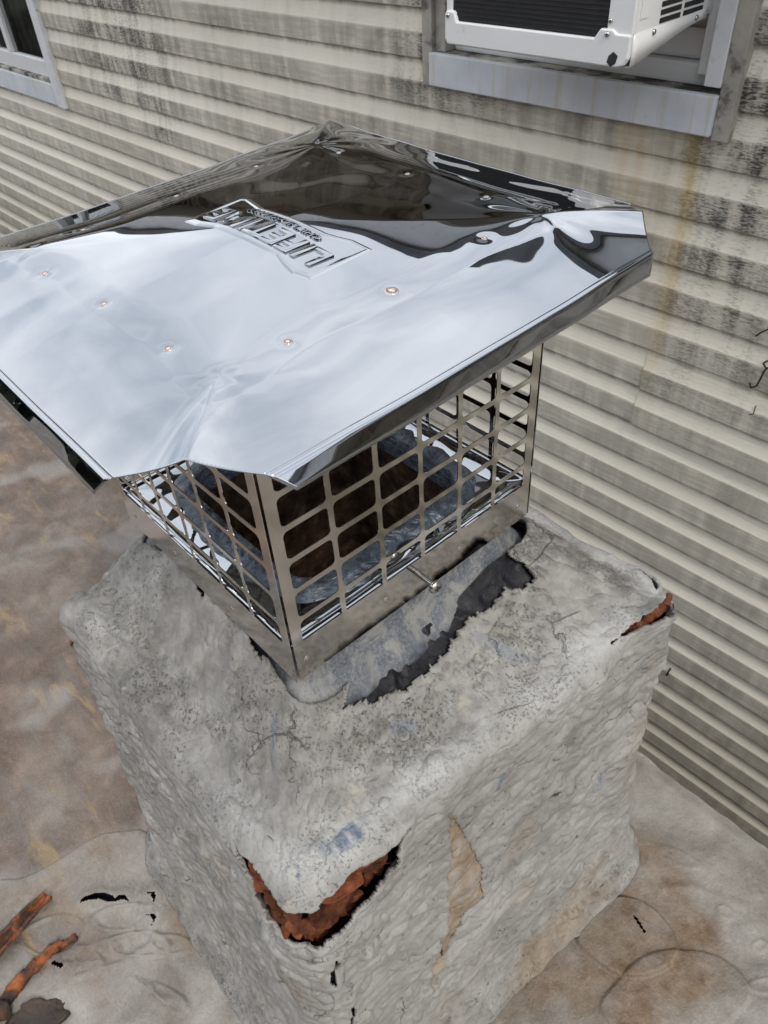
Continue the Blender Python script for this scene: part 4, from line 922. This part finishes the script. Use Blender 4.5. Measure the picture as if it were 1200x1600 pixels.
def lidn(x, y):
    e_ = 1e-3; return Vector((-(float(lidh(x+e_, y))-float(lidh(x-e_, y)))/(2*e_), -(float(lidh(x, y+e_))-float(lidh(x, y-e_)))/(2*e_), 1)).normalized()
for k, (wx_, wy_) in enumerate(WELDS): weld(lid, (wx_, wy_, float(lidh(wx_, wy_))+0.0003), lidn(wx_, wy_), 1.2 if k == 0 else (0.75 if k < 5 else 0.55))
for (yy, zz_) in [(-0.1516, 0.0242), (-0.0522, 0.0256), (0.0525, 0.0230), (0.1458, 0.0233)]: weld(cap, (HX+0.0004, yy, zz_), (1, 0, 0), 0.62)
for (xx, zz_) in [(-0.14, 0.022), (-0.05, 0.023), (0.06, 0.022)]: weld(cap, (xx, -HY-0.0004, zz_), (0, -1, 0), 0.62)
# ---- embossed name plate on the lid: raised border, draped face, lettering
OUT = [(-0.0815, -0.0448), (-0.0833, 0.0159), (-0.0754, 0.0186), (-0.0543, 0.0132), (-0.0394, 0.0097), (0.0502, 0.0127), (0.0608, 0.0157), (0.0748, 0.0205), (0.096, 0.0209), (0.0975, -0.0422), (0.0828, -0.0455), (0.0645, -0.0413), (0.0497, -0.0366), (-0.0427, -0.0386), (-0.0627, -0.0445)]
gx, gy = np.meshgrid(np.linspace(-0.092, 0.106, 260), np.linspace(-0.054, 0.030, 120))
pd = polydist(gx, gy, OUT[::-1])
gz = lidh(gx, gy) - 0.0003 + 0.0010*sstep(0.0034, -0.0005, pd) - 0.0004*sstep(-0.0012, -0.0050, pd) - 0.036*(gy+0.012)*sstep(0.0, -0.006, pd)
kk = (pd[:-1, :-1] < 0.0036)
plate = obj('name_plate', gridmesh('name_plate', np.stack([gx, gy, gz], -1), kk), MS['lid'], lid)
def emboss(txt, x, y, w, h, shear):
    cu_ = bpy.data.curves.new('embossed_lettering', 'FONT'); cu_.body = txt; cu_.align_x = 'CENTER'; cu_.align_y = 'CENTER'; cu_.size = 1.0; cu_.shear = shear
    cu_.extrude = 0.0; cu_.offset = 0.022; cu_.resolution_u = 4
    to = bpy.data.objects.new('t', cu_); COL.objects.link(to); dg = bpy.context.evaluated_depsgraph_get()
    me_ = bpy.data.meshes.new_from_object(to.evaluated_get(dg)); bpy.data.objects.remove(to)
    bm = bmesh.new(); bm.from_mesh(me_); bmesh.ops.remove_doubles(bm, verts=bm.verts, dist=1e-5)
    cx = [v.co.x for v in bm.verts]; cy = [v.co.y for v in bm.verts]
    sx_, sy_ = w/(max(cx)-min(cx)), h/(max(cy)-min(cy)); mx_, my_ = (max(cx)+min(cx))/2, (max(cy)+min(cy))/2
    for v in bm.verts: v.co = Vector((-(v.co.x-mx_)*sx_, -(v.co.y-my_)*sy_, 0))     # reads from the far side: turned half round
    r = bmesh.ops.extrude_face_region(bm, geom=bm.faces[:]); up = [v for v in r['geom'] if isinstance(v, bmesh.types.BMVert)]
    bmesh.ops.translate(bm, verts=up, vec=(0, 0, 0.0026))
    bmesh.ops.recalc_face_normals(bm, faces=bm.faces)
    XY = np.array([(x+v.co.x, y+v.co.y) for v in bm.verts]); HZ = lidh(XY[:, 0], XY[:, 1])
    for v, (X_, Y_), z_ in zip(bm.verts, XY, HZ): v.co = Vector((X_, Y_, v.co.z + z_ - 0.0008 - 0.022*(Y_+0.012)))
    o = obj('embossed_lettering', bm, MS['lid'], lid); b_ = o.modifiers.new('b', 'BEVEL'); b_.width = 0.0006; b_.segments = 3; b_.limit_method = 'ANGLE'; b_.angle_limit = math.radians(50)
    return o
emboss('LIFETIME', 0.0060, -0.0195, 0.158, 0.0255, 0.0)
emboss('CHIMNEY SUPPLY', 0.0035, 0.0028, 0.104, 0.0062, 0.0)
# ---- long screw standing out of the band
bm = bmesh.new(); pr = []
for k in range(13): pr += [(0.0021, 0.002*k), (0.0033, 0.002*k+0.0008), (0.0021, 0.002*k+0.0016)]
lathe(bm, pr, 16, 'X')
lathe(bm, [(0.0040, 0.026), (0.0070, 0.0262), (0.0073, 0.0285), (0.0062, 0.0305), (0.0036, 0.0316), (0.0008, 0.0319)], 24, 'X')
scr = obj('screw', bm, MS['screw'], cap, True, (HX, -0.0105, 0.0345), (0, 0, math.radians(-3)))
bm = bmesh.new(); box(bm, (0.0306, -0.0036, -0.0007), (0.0323, 0.0036, 0.0007)); box(bm, (0.0306, -0.0007, -0.0036), (0.03232, 0.0007, 0.0036)); obj('cross_slot', bm, MS['black'], scr)
# lid supports inside the cage
for sx in (-1, 1):
    for sy in (-1, 1):
        obj('corner_angle', bx((sx*(HX-0.004)-0.0015, sy*(HY-0.006)-0.004, 0.26), (sx*(HX-0.004)+0.0015, sy*(HY-0.006)+0.004, 0.312)), MS['steel'], cap)

# ================================================================== debris on the roof
def rz_at(x, y):
    i = int(np.clip(np.searchsorted(xs, x), 1, len(xs)-1)); j = int(np.clip(np.searchsorted(ys, y), 1, len(ys)-1)); return float(PR[j, i, 2])
# curved channel shard
def channel(a, b, w, arch):
    a = Vector(a); b = Vector(b); d = (b-a); ln = d.length; d.normalize(); nn_ = d.cross(Vector((0, 0, 1)))
    P_ = np.zeros((60, 21, 3))
    for i in range(60):
        u = i/59
        wd = w*(0.55+0.45*min(1, u*6))*(1-0.12*math.sin(u*9))
        for j in range(21):
            v = j/20*2-1; c = a+d*ln*u+nn_*(v*wd/2 + 0.010*math.sin(u*2.6))
            prof_ = 0.013*abs(v)**2.2 + 0.002*math.sin(u*23+v*3)
            P_[i, j] = (c.x, c.y, c.z+0.004+prof_+arch*u*u)
    P_ += 0.0015*np.stack([fbm(P_*90+k, 3) for k in range(3)], -1)
    P_ -= np.array(a); return gridmesh('shard', P_)
c0 = (-0.290, -0.478, rz_at(-0.29, -0.478))
o = solid(obj('tile_shard', channel(c0, (-0.225, -0.660, c0[2]+0.006), 0.024, 0.006), MS['shard'], None, False, c0), 0.006, 0)
tag(o, 'long trough shaped orange terracotta shard, topmost of the roof debris', 'shard', 'clay debris on the roof')
def stick(pts, rads, seed, nm, label, mat, flat=1.0):
    c = Vector(pts[0]); bm = bmesh.new(); Q = []; R_ = []
    for k in range(len(pts)-1):
        for q in range(12):
            t = q/12; Q.append(Vector(pts[k]).lerp(Vector(pts[k+1]), t)-c); R_.append(rads[k]*(1-t)+rads[k+1]*t)
    tube(bm, Q+[Vector(pts[-1])-c], R_+[rads[-1]], 22)
    for v in bm.verts:
        n_ = mnoise.fractal(v.co*70+Vector((seed, 0, 0)), 0.7, 2.0, 4); v.co += Vector((v.co.y*0, 0.004*n_, 0.005*n_)); v.co.x += 0.004*mnoise.noise(v.co*90); v.co.z = v.co.z*flat
    return tag(obj(nm, bm, mat, None, True, c), label, 'shard', 'clay debris on the roof')
z_ = ROOF_Z+0.010
stick([(-0.196, -0.474, z_), (-0.205, -0.515, z_), (-0.200, -0.56, z_), (-0.185, -0.61, z_), (-0.15, -0.66, z_)], [0.0045, 0.009, 0.010, 0.0115, 0.011], 2, 'tile_shard', 'knobbly orange and black clay stick lying below the trough shard', MS['shard'])
def flake(cx, cy, rx, ry, seed, h, nm, label, mat, cat='shard', rot=0.0):
    n, m = 90, 22; P_ = np.zeros((m, n, 3)); a = np.linspace(0, 2*math.pi, n, endpoint=False)
    wob_ = 1+0.30*fbm(np.stack([np.cos(a)*1.6+seed, np.sin(a)*1.6, 0*a], -1), 3)
    for i in range(m):
        u = i/(m-1); r = np.clip(u*1.15, 0, 1); x = np.cos(a)*rx*wob_*r; y = np.sin(a)*ry*wob_*r
        z = h*(1-np.clip((u-0.8)/0.2, 0, 1)) + 0.003*fbm(np.stack([x*50+seed, y*50, 0*x], -1), 3)*r + 0.006*r*r*np.sin(a*2+seed)
        z = np.where(u > 0.86, z*(1-(u-0.86)/0.14) - 0.001*0, z)
        P_[i] = np.stack([x*math.cos(rot)-y*math.sin(rot), x*math.sin(rot)+y*math.cos(rot), np.maximum(z, 0.0)], -1)
    return tag(obj(nm, gridmesh(nm, P_, None, True), mat, None, False, (cx, cy, rz_at(cx, cy)-0.0005)), label, cat, 'clay debris on the roof')
flake(-0.128, -0.572, 0.045, 0.028, 3.0, 0.006, 'charred_flake', 'dark brown charred flake at the near end of the debris', MS['charred'], rot=0.9)
bm = chunk(rnd, (0.05, 0.03, 0.02), 18); bmesh.ops.bevel(bm, geom=bm.edges[:], offset=0.001, segments=1, affect='EDGES')
tag(obj('tile_shard', bm, MS['shard'], None, False, (-0.178, -0.612, ROOF_Z+0.022), (0.3, 0.2, 0.8)), 'blocky orange clay lump cut off by the left edge of the picture', 'shard', 'clay debris on the roof')
bm = bmesh.new(); lathe(bm, [(0.011, 0), (0.012, 0.004), (0.010, 0.010), (0.004, 0.012)], 18)
tag(obj('plastic_cap', bm, MS['pale'], None, True, (-0.142, -0.610, ROOF_Z+0.006), (0.4, 0.2, 0)), 'pale blue round plastic cap in the bottom left corner', 'cap')
bm = chunk(rnd, (0.017, 0.012, 0.010), 14)
tag(obj('brick_crumb', bm, MS['crumb'], None, False, (-0.787, -0.194, rz_at(-0.787, -0.194)+0.004)), 'small rusty brick crumb on the roof beside the left chimney corner', 'crumb')
